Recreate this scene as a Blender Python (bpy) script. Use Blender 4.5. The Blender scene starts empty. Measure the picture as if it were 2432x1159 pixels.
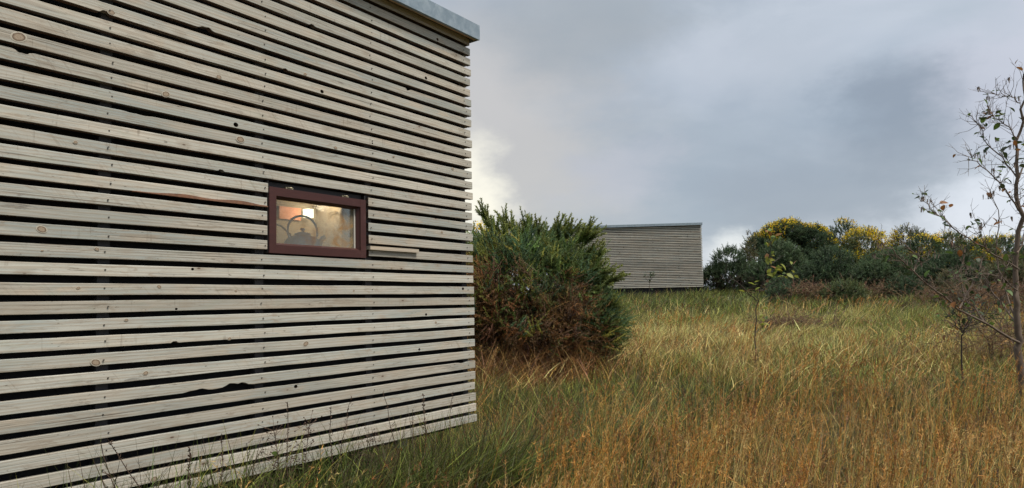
import bpy, math, random
import numpy as np
from mathutils import Matrix, Vector, Euler

S = bpy.context.scene
COL = S.collection
PI = math.pi
R = math.radians

# ------------------------------------------------------------------ camera
EYE = 1.10
FPX, W, H = 1720.0, 2432.0, 1159.0
PITCH, ROLL, SHIFT = 3.33, -1.10, 38.0
cam_d = bpy.data.cameras.new('camera')
cam = bpy.data.objects.new('camera', cam_d)
COL.objects.link(cam)
S.camera = cam
cam_d.sensor_fit = 'HORIZONTAL'
cam_d.sensor_width = 36.0
cam_d.lens = FPX / W * 36.0
cam_d.shift_y = SHIFT / W
cam_d.clip_start, cam_d.clip_end = 0.05, 3000
CAM_R = (Matrix.Rotation(R(90 + PITCH), 3, 'X') @ Matrix.Rotation(R(ROLL), 3, 'Z'))
cam.matrix_world = Matrix.Translation((0, 0, EYE)) @ CAM_R.to_4x4()

# ------------------------------------------------------------------ sun, exposure
SUN_EL, SUN_AZ = 57.0, 122.0          # azimuth clockwise from +Y
sd = bpy.data.lights.new('sun', 'SUN')
sd.energy, sd.angle, sd.color = 1.5, R(20), (1.0, 0.95, 0.86)
sun = bpy.data.objects.new('sun', sd)
COL.objects.link(sun)
sv = Vector((math.sin(R(SUN_AZ)) * math.cos(R(SUN_EL)), math.cos(R(SUN_AZ)) * math.cos(R(SUN_EL)), math.sin(R(SUN_EL))))
sun.rotation_euler = sv.to_track_quat('Z', 'Y').to_euler()
S.view_settings.view_transform = 'Standard'
S.view_settings.look = 'None'
S.view_settings.exposure = 1.45
S.view_settings.gamma = 1.0
S.view_settings.use_curve_mapping = False


# ------------------------------------------------------------------ node helper
class NT:
    def __init__(s, tree):
        s.t = tree; s.n = tree.nodes; s.l = tree.links

    def add(s, kind, ins=None, **props):
        nd = s.n.new(kind)
        for k, v in props.items():
            setattr(nd, k, v)
        for k, v in (ins or {}).items():
            s.put(nd.inputs[k], v)
        return nd

    def put(s, sock, v):
        if isinstance(v, bpy.types.NodeSocket):
            s.l.new(v, sock)
        else:
            if isinstance(v, (tuple, list)) and sock.type == 'RGBA' and len(v) == 3:
                v = (*v, 1)
            sock.default_value = v

    def m(s, op, a, b=0.0, c=0.0, clamp=False):
        nd = s.add('ShaderNodeMath', {0: a, 1: b, 2: c}, operation=op, use_clamp=clamp)
        return nd.outputs[0]

    def v(s, op, a, b=(0, 0, 0), out=0):
        nd = s.add('ShaderNodeVectorMath', {0: a, 1: b}, operation=op)
        return nd.outputs[out]

    def mix(s, f, a, b, blend='MIX'):
        nd = s.add('ShaderNodeMix', {0: f, 6: a, 7: b}, data_type='RGBA', blend_type=blend)
        return nd.outputs[2]

    def mr(s, v, a, b, c=0.0, d=1.0, smooth=True):
        nd = s.add('ShaderNodeMapRange', {0: v, 1: a, 2: b, 3: c, 4: d}, interpolation_type='SMOOTHSTEP' if smooth else 'LINEAR')
        return nd.outputs[0]

    def noise(s, vec, scale, detail=4, rough=0.55, dist=0.0):
        return s.add('ShaderNodeTexNoise', {'Vector': vec, 'Scale': scale, 'Detail': detail, 'Roughness': rough, 'Distortion': dist}).outputs[0]


def srgb(r, g, b):
    f = lambda c: c / 255 / 12.92 if c / 255 <= .04045 else ((c / 255 + .055) / 1.055) ** 2.4
    return (f(r), f(g), f(b))


# ------------------------------------------------------------------ sky
wd = bpy.data.worlds.new('World')
S.world = wd
wd.use_nodes = True
N = NT(wd.node_tree)
N.n.clear()


def dirn(px, py):
    v = CAM_R @ Vector(((px - W / 2) / FPX, -(py - H / 2 - SHIFT) / FPX, -1))
    return v.normalized()


D = N.add('ShaderNodeTexCoord').outputs['Generated']
D = N.v('NORMALIZE', D)
sep = N.add('ShaderNodeSeparateXYZ', {0: D})
dz = N.m('MAXIMUM', sep.outputs[2], 0.0)
den = N.m('ADD', dz, 0.16)
flat = N.add('ShaderNodeCombineXYZ', {0: N.m('DIVIDE', sep.outputs[0], den), 1: N.m('DIVIDE', sep.outputs[1], den), 2: 0.0}).outputs[0]
n1 = N.noise(N.v('ADD', flat, (3.1, 1.7, 0)), 0.75, 5, 0.5, 0.5)
n2 = N.noise(N.v('ADD', flat, (7.7, 2.2, 4)), 2.1, 6, 0.55, 0.3)
n3 = N.noise(N.v('ADD', N.v('MULTIPLY', D, (1, 1, 2.2)), (1.3, .4, 2)), 5.0, 6, 0.6, 0.4)


wn = N.add('ShaderNodeTexNoise', {'Vector': N.v('MULTIPLY', D, (1, 1, 1.8)), 'Scale': 4.5, 'Detail': 6.0, 'Roughness': .6}).outputs['Color']
wn2 = N.v('MULTIPLY', N.v('SUBTRACT', wn, (.5, .5, .5)), (.28, .28, .17))
DW = N.v('NORMALIZE', N.v('ADD', D, wn2))


def blob(px, py, inner, outer, asp=1.0):
    """soft patch of cloud about one direction; inner and outer in degrees, asp flattens it"""
    d = N.v('LENGTH', N.v('MULTIPLY', N.v('SUBTRACT', DW, tuple(dirn(px, py))), (1, 1, asp)), out=1)
    return N.mr(d, R(inner), R(outer), 1.0, 0.0)


K = 0.41                                # picture brightness of the clouds before exposure
dark, mid, lite = [tuple(c * K for c in srgb(*q)) for q in ((149, 162, 176), (170, 180, 190), (190, 197, 207))]
base = N.mix(N.mr(n1, 0.38, 0.62), dark, lite)
base = N.mix(N.mr(n2, 0.40, 0.62, 0.0, 0.55), base, mid)
base = N.mix(N.mr(n3, 0.52, 0.68, 0.0, 0.35), base, dark)
warmg = tuple(c * K for c in srgb(192, 193, 193))
for bx_, by_, ri, ro, asp_, am, rgb in (
        (1200, 320, 3, 17, 1.2, .85, (192, 188, 184)), (1420, 40, 2, 11, 1.5, .6, (154, 160, 164)), (1700, 430, 2, 13, 1.7, .7, (156, 166, 177)), (1800, 150, 1, 9, 1.5, .6, (182, 188, 198)),
        (1950, 470, 2, 11, 2.0, .75, (147, 156, 168)), (2140, 270, 2, 7.5, 1.5, .85, (134, 144, 157)), (2220, 380, 1, 7, 2.2, .5, (142, 151, 163)), (2440, 190, 2, 8, 1.2, .75, (194, 196, 207)), (1480, 410, 1, 6, 2.0, .45, (188, 188, 197)),
        (2480, 545, 5.0, 11.5, 1.9, .95, (214, 219, 228)), (1740, 606, .8, 4.5, 1.8, .85, (226, 229, 229)), (1100, 440, 1.2, 5.8, .9, .95, (246, 241, 224))):
    base = N.mix(N.m('MULTIPLY', blob(bx_, by_, ri, ro, asp_), am), base, tuple(c * K for c in srgb(*rgb)))
lowz = N.mr(sep.outputs[2], 0.0, 0.09, 0.30, 0.0)
base = N.mix(lowz, base, tuple(c * K for c in srgb(205, 210, 216)))
gain = N.mr(sep.outputs[2], 0.36, 1.0, 1.0, 1.9)       # overcast: brighter overhead
base = N.v('SCALE', base); base.node.inputs[3].default_value = 1.0
N.l.new(gain, base.node.inputs[3])
ten = N.v('SCALE', base); ten.node.inputs[3].default_value = 10.0
nish = N.add('ShaderNodeTexSky', sky_type='NISHITA', sun_disc=False, sun_elevation=R(SUN_EL), sun_rotation=R(SUN_AZ), air_density=1.2, dust_density=2.0)
skyc = N.mix(0.06, ten, nish.outputs[0])
bg = N.add('ShaderNodeBackground', {'Color': skyc, 'Strength': 0.1})
wo = N.add('ShaderNodeOutputWorld', {'Surface': bg.outputs[0]})


# ------------------------------------------------------------------ general helpers
def at(px, py, y):
    """the point of the place seen in direction (px, py) at y metres ahead"""
    v = CAM_R @ Vector(((px - W / 2) / FPX, -(py - H / 2 - SHIFT) / FPX, -1))
    return Vector((0, 0, EYE)) + v * (y / v.y)


def ground_np(x, y):
    r = np.clip(y - 4.0, 0, 25.5) * 0.047
    r = r + np.clip(y - 29.5, 0, 30) * 0.012
    n = 0.05 * np.sin(x * .9 + 1.3) * np.cos(y * .7) + 0.03 * np.sin(x * 2.1 + y * 1.3) + .02 * np.cos(x * 3.7 - y * 2.9)
    return r + n * np.clip(1 - y / 400, 0, 1)


def ground(x, y):
    return float(ground_np(np.float64(x), np.float64(y)))


def tag(o, label=None, cat=None, group=None, kind=None):
    if label: o['label'] = label
    if cat: o['category'] = cat
    if group: o['group'] = group
    if kind: o['kind'] = kind
    return o


def link(name, me, parent=None, mat=None, loc=None, kind=None):
    o = bpy.data.objects.new(name, me)
    COL.objects.link(o)
    if mat and not me.materials:
        me.materials.append(mat)
    if parent: o.parent = parent
    if loc is not None: o.location = loc
    if kind: o['kind'] = kind
    return o


def empty(name, loc, rz=0.0):
    o = bpy.data.objects.new(name, None)
    COL.objects.link(o)
    o.location = loc
    o.rotation_euler = (0, 0, rz)
    o.empty_display_size = .1
    return o


class MB:
    def __init__(s): s.v = []; s.f = []; s.sm = []

    def poly(s, pts, faces, smooth=False):
        b = len(s.v)
        s.v += [tuple(p) for p in pts]
        s.f += [tuple(b + i for i in f) for f in faces]
        s.sm += [smooth] * len(faces)

    def box(s, x0, x1, y0, y1, z0, z1, zs=None):
        p = [(x0, y0, z0), (x1, y0, z0), (x1, y1, z0), (x0, y1, z0), (x0, y0, z1), (x1, y0, z1), (x1, y1, z1), (x0, y1, z1)]
        if zs: p = [(a, b, c + zs(a, b)) for a, b, c in p]
        s.poly(p, [(3, 2, 1, 0), (4, 5, 6, 7), (0, 1, 5, 4), (1, 2, 6, 5), (2, 3, 7, 6), (3, 0, 4, 7)])

    def tube(s, pts, rad, sides=5, cap=True):
        pts = [Vector(p) for p in pts]
        rings = []
        up = Vector((.13, .21, 1)).normalized()
        b = len(s.v)
        for i, p in enumerate(pts):
            t = (pts[min(i + 1, len(pts) - 1)] - pts[max(i - 1, 0)])
            t = t.normalized() if t.length > 1e-9 else Vector((0, 0, 1))
            a = t.cross(up)
            if a.length < .05: a = t.cross(Vector((1, 0, 0)))
            a.normalize(); c = t.cross(a)
            r = rad[i] if hasattr(rad, '__len__') else rad
            for k in range(sides):
                q = 2 * PI * k / sides
                s.v.append(tuple(p + (a * math.cos(q) + c * math.sin(q)) * r))
        for i in range(len(pts) - 1):
            for k in range(sides):
                k2 = (k + 1) % sides
                s.f.append((b + i * sides + k, b + i * sides + k2, b + (i + 1) * sides + k2, b + (i + 1) * sides + k))
                s.sm.append(True)
        if cap:
            s.f.append(tuple(b + k for k in range(sides))); s.sm.append(False)
            e = b + (len(pts) - 1) * sides
            s.f.append(tuple(e + sides - 1 - k for k in range(sides))); s.sm.append(False)

    def lathe(s, prof, n=20, c=(0, 0, 0)):
        b = len(s.v)
        for r, z in prof:
            for k in range(n):
                q = 2 * PI * k / n
                s.v.append((c[0] + r * math.cos(q), c[1] + r * math.sin(q), c[2] + z))
        for i in range(len(prof) - 1):
            for k in range(n):
                k2 = (k + 1) % n
                s.f.append((b + i * n + k, b + i * n + k2, b + (i + 1) * n + k2, b + (i + 1) * n + k)); s.sm.append(True)

    def mesh(s, name, mat=None):
        me = bpy.data.meshes.new(name)
        me.from_pydata(s.v, [], s.f)
        me.polygons.foreach_set('use_smooth', s.sm)
        if mat: me.materials.append(mat)
        return me

    def build(s, name, mat, parent=None, loc=None, kind=None):
        return link(name, s.mesh(name, mat), parent, None, loc, kind)


def tri_mesh(name, V, T, C, mat):
    """vertex array, triangle array, colour per vertex"""
    me = bpy.data.meshes.new(name)
    V = np.ascontiguousarray(V, np.float32); T = np.ascontiguousarray(T, np.int32)
    me.vertices.add(len(V)); me.vertices.foreach_set('co', V.ravel())
    me.loops.add(T.size); me.loops.foreach_set('vertex_index', T.ravel())
    me.polygons.add(len(T))
    me.polygons.foreach_set('loop_start', np.arange(0, T.size, 3, dtype=np.int32))
    me.polygons.foreach_set('loop_total', np.full(len(T), 3, np.int32))
    a = me.attributes.new('hue', 'FLOAT_COLOR', 'POINT')
    c4 = np.ones((len(V), 4), np.float32); c4[:, :3] = C
    a.data.foreach_set('color', c4.ravel())
    me.update(calc_edges=True)
    me.materials.append(mat)
    return me


# ------------------------------------------------------------------ materials
def new_mat(name):
    m = bpy.data.materials.new(name); m.use_nodes = True
    n = NT(m.node_tree); n.n.clear()
    out = n.add('ShaderNodeOutputMaterial')
    return m, n, out


def principled(n, out, col, rough=.6, metal=0.0, spec=.5, normal=None, **kw):
    ins = {'Base Color': col, 'Roughness': rough, 'Metallic': metal, 'Specular IOR Level': spec}
    ins.update(kw)
    p = n.add('ShaderNodeBsdfPrincipled', ins)
    if normal is not None: n.l.new(normal, p.inputs['Normal'])
    n.l.new(p.outputs[0], out.inputs['Surface'])
    return p


def bump(n, h, strength=.3, dist=.01):
    return n.add('ShaderNodeBump', {'Height': h, 'Strength': strength, 'Distance': dist}).outputs[0]


def plain(name, col, rough=.6, metal=0.0, var=.12, scale=30, spec=.4, bmp=.15):
    m, n, out = new_mat(name)
    co = n.add('ShaderNodeTexCoord').outputs['Object']
    f = n.noise(co, scale, 5, .6)
    c = n.mix(f, tuple(x * (1 - var) for x in col), tuple(min(1, x * (1 + var)) for x in col))
    principled(n, out, c, rough, metal, spec, bump(n, f, bmp, .004))
    return m


def wood_mat(name, pale, warm, grey, stain, knots=True):
    m, n, out = new_mat(name)
    co = n.add('ShaderNodeTexCoord').outputs['Object']
    rnd = n.add('ShaderNodeObjectInfo').outputs['Random']
    off = n.add('ShaderNodeCombineXYZ', {0: n.m('MULTIPLY', rnd, 37.0), 1: n.m('MULTIPLY', rnd, 91.0), 2: n.m('MULTIPLY', rnd, 53.0)}).outputs[0]
    p = n.v('ADD', co, off)
    big = n.noise(n.v('MULTIPLY', p, (1.1, 6, 6)), 1.6, 4, .55, .4)
    patch = n.noise(n.v('MULTIPLY', p, (1.0, 4, 5)), 3.3, 5, .6, .8)
    fib = n.noise(n.v('MULTIPLY', p, (2.2, 90, 110)), 1.0, 6, .65, .3)
    ring = n.add('ShaderNodeTexWave', {'Vector': n.v('MULTIPLY', p, (.9, 9, 14)), 'Scale': 1.6, 'Distortion': 9.0, 'Detail': 2.0, 'Detail Scale': .9, 'Detail Roughness': .6},
                 wave_type='BANDS', bands_direction='Z').outputs['Fac']
    sx = n.add('ShaderNodeSeparateXYZ', {0: p})
    diag = n.add('ShaderNodeCombineXYZ', {0: n.m('ADD', n.m('MULTIPLY', sx.outputs[0], 75.0), n.m('MULTIPLY', sx.outputs[2], 60.0)), 1: n.m('MULTIPLY', sx.outputs[2], 4.0), 2: n.m('MULTIPLY', sx.outputs[0], 1.5)}).outputs[0]
    saw = n.noise(diag, 1.0, 3, .6, .1)
    c = n.mix(n.mr(big, .36, .66), grey, pale)
    c = n.mix(n.mr(patch, .48, .68, 0, .8), c, warm)
    c = n.mix(n.mr(n.m('FRACT', n.m('MULTIPLY', rnd, 7.31)), 0, 1, 0, .45, False), c, grey)
    c = n.mix(n.mr(n.m('FRACT', n.m('MULTIPLY', rnd, 3.77)), 0.3, 1, 0, .35, False), c, warm)
    c = n.mix(n.mr(ring, .5, 1.0, 0, .55), c, tuple(x * .68 for x in warm))
    c = n.mix(n.mr(fib, .46, .72, 0, .24), c, tuple(x * .6 for x in pale))
    sawm = n.m('MULTIPLY', n.mr(saw, .52, .75, 0, .5), n.mr(n.m('FRACT', n.m('MULTIPLY', rnd, 11.9)), .62, .70))
    sawm = n.m('MULTIPLY', sawm, n.mr(patch, .38, .55))
    c = n.mix(sawm, c, tuple(x * .45 for x in warm))
    st = n.noise(n.v('MULTIPLY', p, (2.0, 10, 14)), 3.5, 7, .75, .6)
    c = n.mix(n.mr(st, .57, .70, 0, .75), c, stain)
    c = n.mix(n.mr(n.noise(n.v('MULTIPLY', p, (1.6, 8, 9)), 4.0, 5, .65, 1.2), .5, .72, 0, .5), c, (.36, .36, .285))
    cross = n.noise(n.v('MULTIPLY', p, (70, 8, 5)), 1.0, 3, .6, .2)
    cm = n.m('MULTIPLY', n.mr(n.m('FRACT', n.m('MULTIPLY', rnd, 17.3)), .62, .70), n.mr(patch, .42, .58))
    c = n.mix(n.m('MULTIPLY', n.mr(cross, .60, .74, 0, .6), cm), c, tuple(x * .35 for x in warm))
    blot = n.noise(n.v('MULTIPLY', p, (2.5, 12, 16)), 2.2, 6, .7, 1.5)
    c = n.mix(n.mr(blot, .53, .68, 0, .75), c, tuple(x * .62 for x in warm))
    crk = n.noise(n.v('MULTIPLY', p, (1.3, 60, 150)), 1.6, 4, .6, .5)
    c = n.mix(n.mr(crk, .60, .66, 0, .75), c, (.11, .085, .06))
    val = n.mr(n.m('FRACT', n.m('MULTIPLY', rnd, 23.7)), 0, 1, .75, 1.08, False)
    c = n.mix(1.0, c, n.add('ShaderNodeCombineColor', {0: val, 1: val, 2: val}).outputs[0], 'MULTIPLY')
    if knots:
        vo = n.add('ShaderNodeTexVoronoi', {'Vector': n.v('MULTIPLY', p, (1.0, .001, 2.3)), 'Scale': 4.3, 'Randomness': 1.0}, feature='F1')
        kd = n.m('ADD', vo.outputs['Distance'], n.m('MULTIPLY', n.m('SUBTRACT', fib, .5), .03))
        c = n.mix(n.mr(kd, .05, .22, .55, 0), c, tuple(x * .55 for x in warm))
        c = n.mix(n.mr(kd, .026, .055, .85, 0), c, (.09, .05, .03))
    sp = n.noise(n.v('MULTIPLY', p, (30, 60, 80)), 1.0, 3, .6)
    c = n.mix(n.mr(sp, .68, .75, 0, .7), c, (.09, .07, .05))
    hgt = n.m('ADD', n.m('MULTIPLY', fib, .6), n.m('MULTIPLY', ring, .3))
    hgt = n.m('SUBTRACT', hgt, n.m('MULTIPLY', sawm, .8))
    principled(n, out, c, .72, 0, .25, bump(n, hgt, .3, .002))
    return m


M = {}
M['slat'] = wood_mat('weathered_larch', (.53, .488, .41), (.49, .40, .30), (.35, .365, .33), (.15, .125, .10))
M['endgrain'] = wood_mat('fillet_wood', (.72, .46, .25), (.68, .38, .18), (.60, .42, .27), (.3, .18, .1), False)
M['under'] = wood_mat('shaded_unweathered_larch', (.085, .05, .034), (.10, .052, .03), (.065, .043, .034), (.03, .02, .015), False)  # unweathered brown made darker, standing in for shade in the gaps
M['barkwood'] = plain('bark_edge', (.125, .055, .026), .8, var=.85, scale=40, bmp=.6)
M['membrane'] = plain('black_membrane', (.012, .012, .014), .85, var=.3)
M['batten'] = plain('grey_batten', (.040, .039, .043), .85, var=.35, scale=14)
M['ply'] = wood_mat('plywood', (.50, .42, .30), (.48, .35, .20), (.45, .40, .31), (.28, .15, .07), True)
M['window_paint'] = None
M['rubber'] = plain('dark_rubber', (.02, .018, .018), .6)
M['brass'] = plain('dull_brass', (.35, .30, .20), .45, .8)
M['nail'] = plain('nail_steel', (.10, .085, .07), .5, .5)


def window_paint():
    m, n, out = new_mat('maroon_woodstain')
    co = n.add('ShaderNodeTexCoord').outputs['Object']
    f = n.noise(n.v('MULTIPLY', co, (6, 40, 40)), 3, 5, .6)
    g = n.noise(co, 9, 4, .6)
    c = n.mix(f, (.066, .019, .014), (.036, .012, .009))
    c = n.mix(n.mr(g, .55, .75, 0, .5), c, (.09, .04, .034))
    principled(n, out, c, .42, 0, .4, bump(n, f, .2, .002))
    return m


M['window_paint'] = window_paint()


def zinc():
    m, n, out = new_mat('galvanised_steel')
    co = n.add('ShaderNodeTexCoord').outputs['Object']
    a = n.noise(co, 14, 6, .65, .5)
    b = n.noise(n.v('MULTIPLY', co, (3, 20, 30)), 3, 4, .6)
    sc = n.noise(n.v('MULTIPLY', co, (8, 8, 40)), 5, 6, .8, 1.2)
    c = n.mix(n.mr(a, .35, .7), (.23, .28, .31), (.33, .38, .41))
    c = n.mix(n.mr(sc, .6, .7, 0, .5), c, (.46, .52, .55))
    c = n.mix(n.mr(b, .6, .8, 0, .4), c, (.26, .28, .30))
    principled(n, out, c, n.mr(a, .3, .7, .38, .55), .55, .5, bump(n, a, .12, .003))
    return m


M['zinc'] = zinc()


def glass():
    m, n, out = new_mat('misted_glass')
    co = n.add('ShaderNodeTexCoord').outputs['Object']
    a = n.noise(n.v('MULTIPLY', co, (1, 1, 1.3)), 9, 6, .7, 1.0)
    b = n.noise(n.v('MULTIPLY', co, (1, 1, .5)), 34, 5, .7, .5)
    sx = n.add('ShaderNodeSeparateXYZ', {0: co})
    right = n.mr(sx.outputs[0], -.12, .2, .12, 1.0)
    film = n.add('ShaderNodeBsdfDiffuse', {'Color': n.mix(n.mr(a, .45, .65), (.50, .41, .26), (.34, .19, .07))})
    tr = n.add('ShaderNodeBsdfTransparent', {'Color': (.93, .95, .93)})
    amt = n.m('ADD', n.m('MULTIPLY', n.mr(a, .42, .66, .0, .5), right), n.mr(b, .45, .8, .13, .24))
    s1 = n.add('ShaderNodeMixShader', {0: amt, 1: tr.outputs[0], 2: film.outputs[0]})
    gl = n.add('ShaderNodeBsdfGlossy', {'Color': (1, 1, 1), 'Roughness': .03})
    s2 = n.add('ShaderNodeMixShader', {0: n.m('ADD', n.m('MULTIPLY', n.add('ShaderNodeFresnel', {'IOR': 1.45}).outputs[0], .7), .0), 1: s1.outputs[0], 2: gl.outputs[0]})
    n.l.new(s2.outputs[0], out.inputs['Surface'])
    return m


M['glass'] = glass()


def knot_mat():
    m, n, out = new_mat('knot_wood')
    co = n.add('ShaderNodeTexCoord').outputs['Object']
    flat_ = n.v('MULTIPLY', co, (1, 0, 1))
    ln = n.v('LENGTH', flat_, out=1)
    no = n.noise(co, 2.4, 4, .6)
    r = n.m('ADD', ln, n.m('MULTIPLY', n.m('SUBTRACT', no, .5), .35))
    rings = n.m('SINE', n.m('MULTIPLY', r, 22.0))
    c = n.mix(n.mr(rings, -1, 1), (.25, .185, .125), (.32, .25, .18))
    c = n.mix(n.mr(r, .52, .66, 0, 1), c, (.13, .085, .055))
    c = n.mix(n.mr(r, .72, .86, 0, 1), c, (.40, .36, .285))
    principled(n, out, c, .7, 0, .25)
    return m


M['knot'] = knot_mat()


def leaf_mat(name, trans=.35, rough=.55, spec=.25):
    """colour comes from each blade's or leaf's own hue attribute"""
    m, n, out = new_mat(name)
    a = n.add('ShaderNodeAttribute', attribute_name='hue').outputs['Color']
    co = n.add('ShaderNodeTexCoord').outputs['Object']
    f = n.noise(co, 7, 4, .6)
    c = n.mix(n.mr(f, .3, .7, 0, .35), a, (.0, .0, .0))
    c = n.mix(.25, a, c)
    p = n.add('ShaderNodeBsdfPrincipled', {'Base Color': c, 'Roughness': rough, 'Specular IOR Level': spec})
    t = n.add('ShaderNodeBsdfTranslucent', {'Color': c})
    s_ = n.add('ShaderNodeMixShader', {0: trans, 1: p.outputs[0], 2: t.outputs[0]})
    n.l.new(s_.outputs[0], out.inputs['Surface'])
    return m


M['blade'] = leaf_mat('grass_blade', .22)
M['shoot'] = leaf_mat('gorse_shoot', .32)
M['petal'] = leaf_mat('gorse_petal', .3)


def solid_leaf(name, col, trans=.35):
    m, n, out = new_mat(name)
    co = n.add('ShaderNodeTexCoord').outputs['Object']
    rnd = n.add('ShaderNodeObjectInfo').outputs['Random']
    f = n.noise(co, 40, 4, .6)
    c = n.mix(f, tuple(x * .7 for x in col), tuple(x * 1.25 for x in col))
    c = n.mix(n.m('MULTIPLY', rnd, .35), c, (col[0] * 1.5, col[1] * .9, col[2] * .7))
    p = n.add('ShaderNodeBsdfPrincipled', {'Base Color': c, 'Roughness': .5, 'Specular IOR Level': .3})
    t = n.add('ShaderNodeBsdfTranslucent', {'Color': c})
    s_ = n.add('ShaderNodeMixShader', {0: trans, 1: p.outputs[0], 2: t.outputs[0]})
    n.l.new(s_.outputs[0], out.inputs['Surface'])
    return m


M['leaf_green'] = solid_leaf('leaf_green', (.10, .17, .035))
M['leaf_dark'] = solid_leaf('leaf_dark', (.035, .06, .02))
M['leaf_lime'] = solid_leaf('leaf_lime', (.24, .28, .05), .45)
M['leaf_brown'] = solid_leaf('leaf_brown', (.22, .11, .035))
M['bark_grey'] = plain('grey_bark', (.16, .135, .115), .85, var=.45, scale=18, bmp=.5)
M['bark_red'] = plain('red_brown_bark', (.115, .060, .045), .8, var=.45, scale=18, bmp=.4)
M['bark_tree'] = plain('young_alder_bark', (.125, .088, .062), .8, var=.5, scale=18, bmp=.4)
M['bark_dark'] = plain('dark_bark', (.055, .04, .03), .9, var=.4, scale=18)
M['stalk'] = plain('dead_stalk', (.08, .048, .03), .8, var=.5, scale=40)


def soil():
    m, n, out = new_mat('rough_turf')
    co = n.add('ShaderNodeTexCoord').outputs['Object']
    a = n.noise(co, .5, 5, .6, .5); b = n.noise(co, 9, 6, .7); d = n.noise(co, 60, 4, .7)
    c = n.mix(n.mr(a, .35, .65), (.055, .065, .022), (.115, .085, .038))
    c = n.mix(n.mr(b, .35, .7, 0, .6), c, (.045, .038, .018))
    c = n.mix(n.mr(d, .5, .75, 0, .5), c, (.16, .12, .05))
    principled(n, out, c, .95, 0, .1, bump(n, n.m('ADD', b, n.m('MULTIPLY', d, .5)), .8, .05))
    return m


M['soil'] = soil()

# ------------------------------------------------------------------ ground
gx = np.unique(np.concatenate([np.linspace(-14, 24, 110), np.linspace(-700, -14, 24), np.linspace(24, 700, 24)]))
gy = np.unique(np.concatenate([np.linspace(-6, 45, 140), np.linspace(-300, -6, 14), np.linspace(45, 1200, 30)]))
GX, GY = np.meshgrid(gx, gy)
GZ = ground_np(GX, GY)
nv = len(gx)
verts = np.stack([GX.ravel(), GY.ravel(), GZ.ravel()], 1)
faces = [(j * nv + i, j * nv + i + 1, (j + 1) * nv + i + 1, (j + 1) * nv + i) for j in range(len(gy) - 1) for i in range(nv - 1)]
gm = bpy.data.meshes.new('ground'); gm.from_pydata(verts.tolist(), [], faces)
gm.polygons.foreach_set('use_smooth', [True] * len(faces))
tag(link('ground', gm, None, M['soil']), 'rough grassy ground rising gently to the gorse', kind='structure')

# ------------------------------------------------------------------ cabins
PITCH_Z, FACE, THICK, NS = 0.068, 0.0452, 0.027, 37
LEN, DEEP = 6.0, 3.2
THETA = R(34.25)                         # the near wall runs away to the right of the view
CD = Vector((math.sin(THETA), math.cos(THETA), 0))
CN = Vector((math.cos(THETA), -math.sin(THETA), 0))
CORNER = Vector((-0.249, 4.68, 0))
Z0 = EYE + (26 - NS) * PITCH_Z - .008    # bottom of lowest slat


def wall_hit(px, py):
    """where a sight line meets the near wall: along the wall (0 at its right end, negative leftwards) and height"""
    d = at(px, py, 1.0) - Vector((0, 0, EYE))
    t = CORNER.dot(CN) / d.dot(CN)
    p = Vector((0, 0, EYE)) + d * t
    return (p - CORNER).dot(CD), p.z, p


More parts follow.
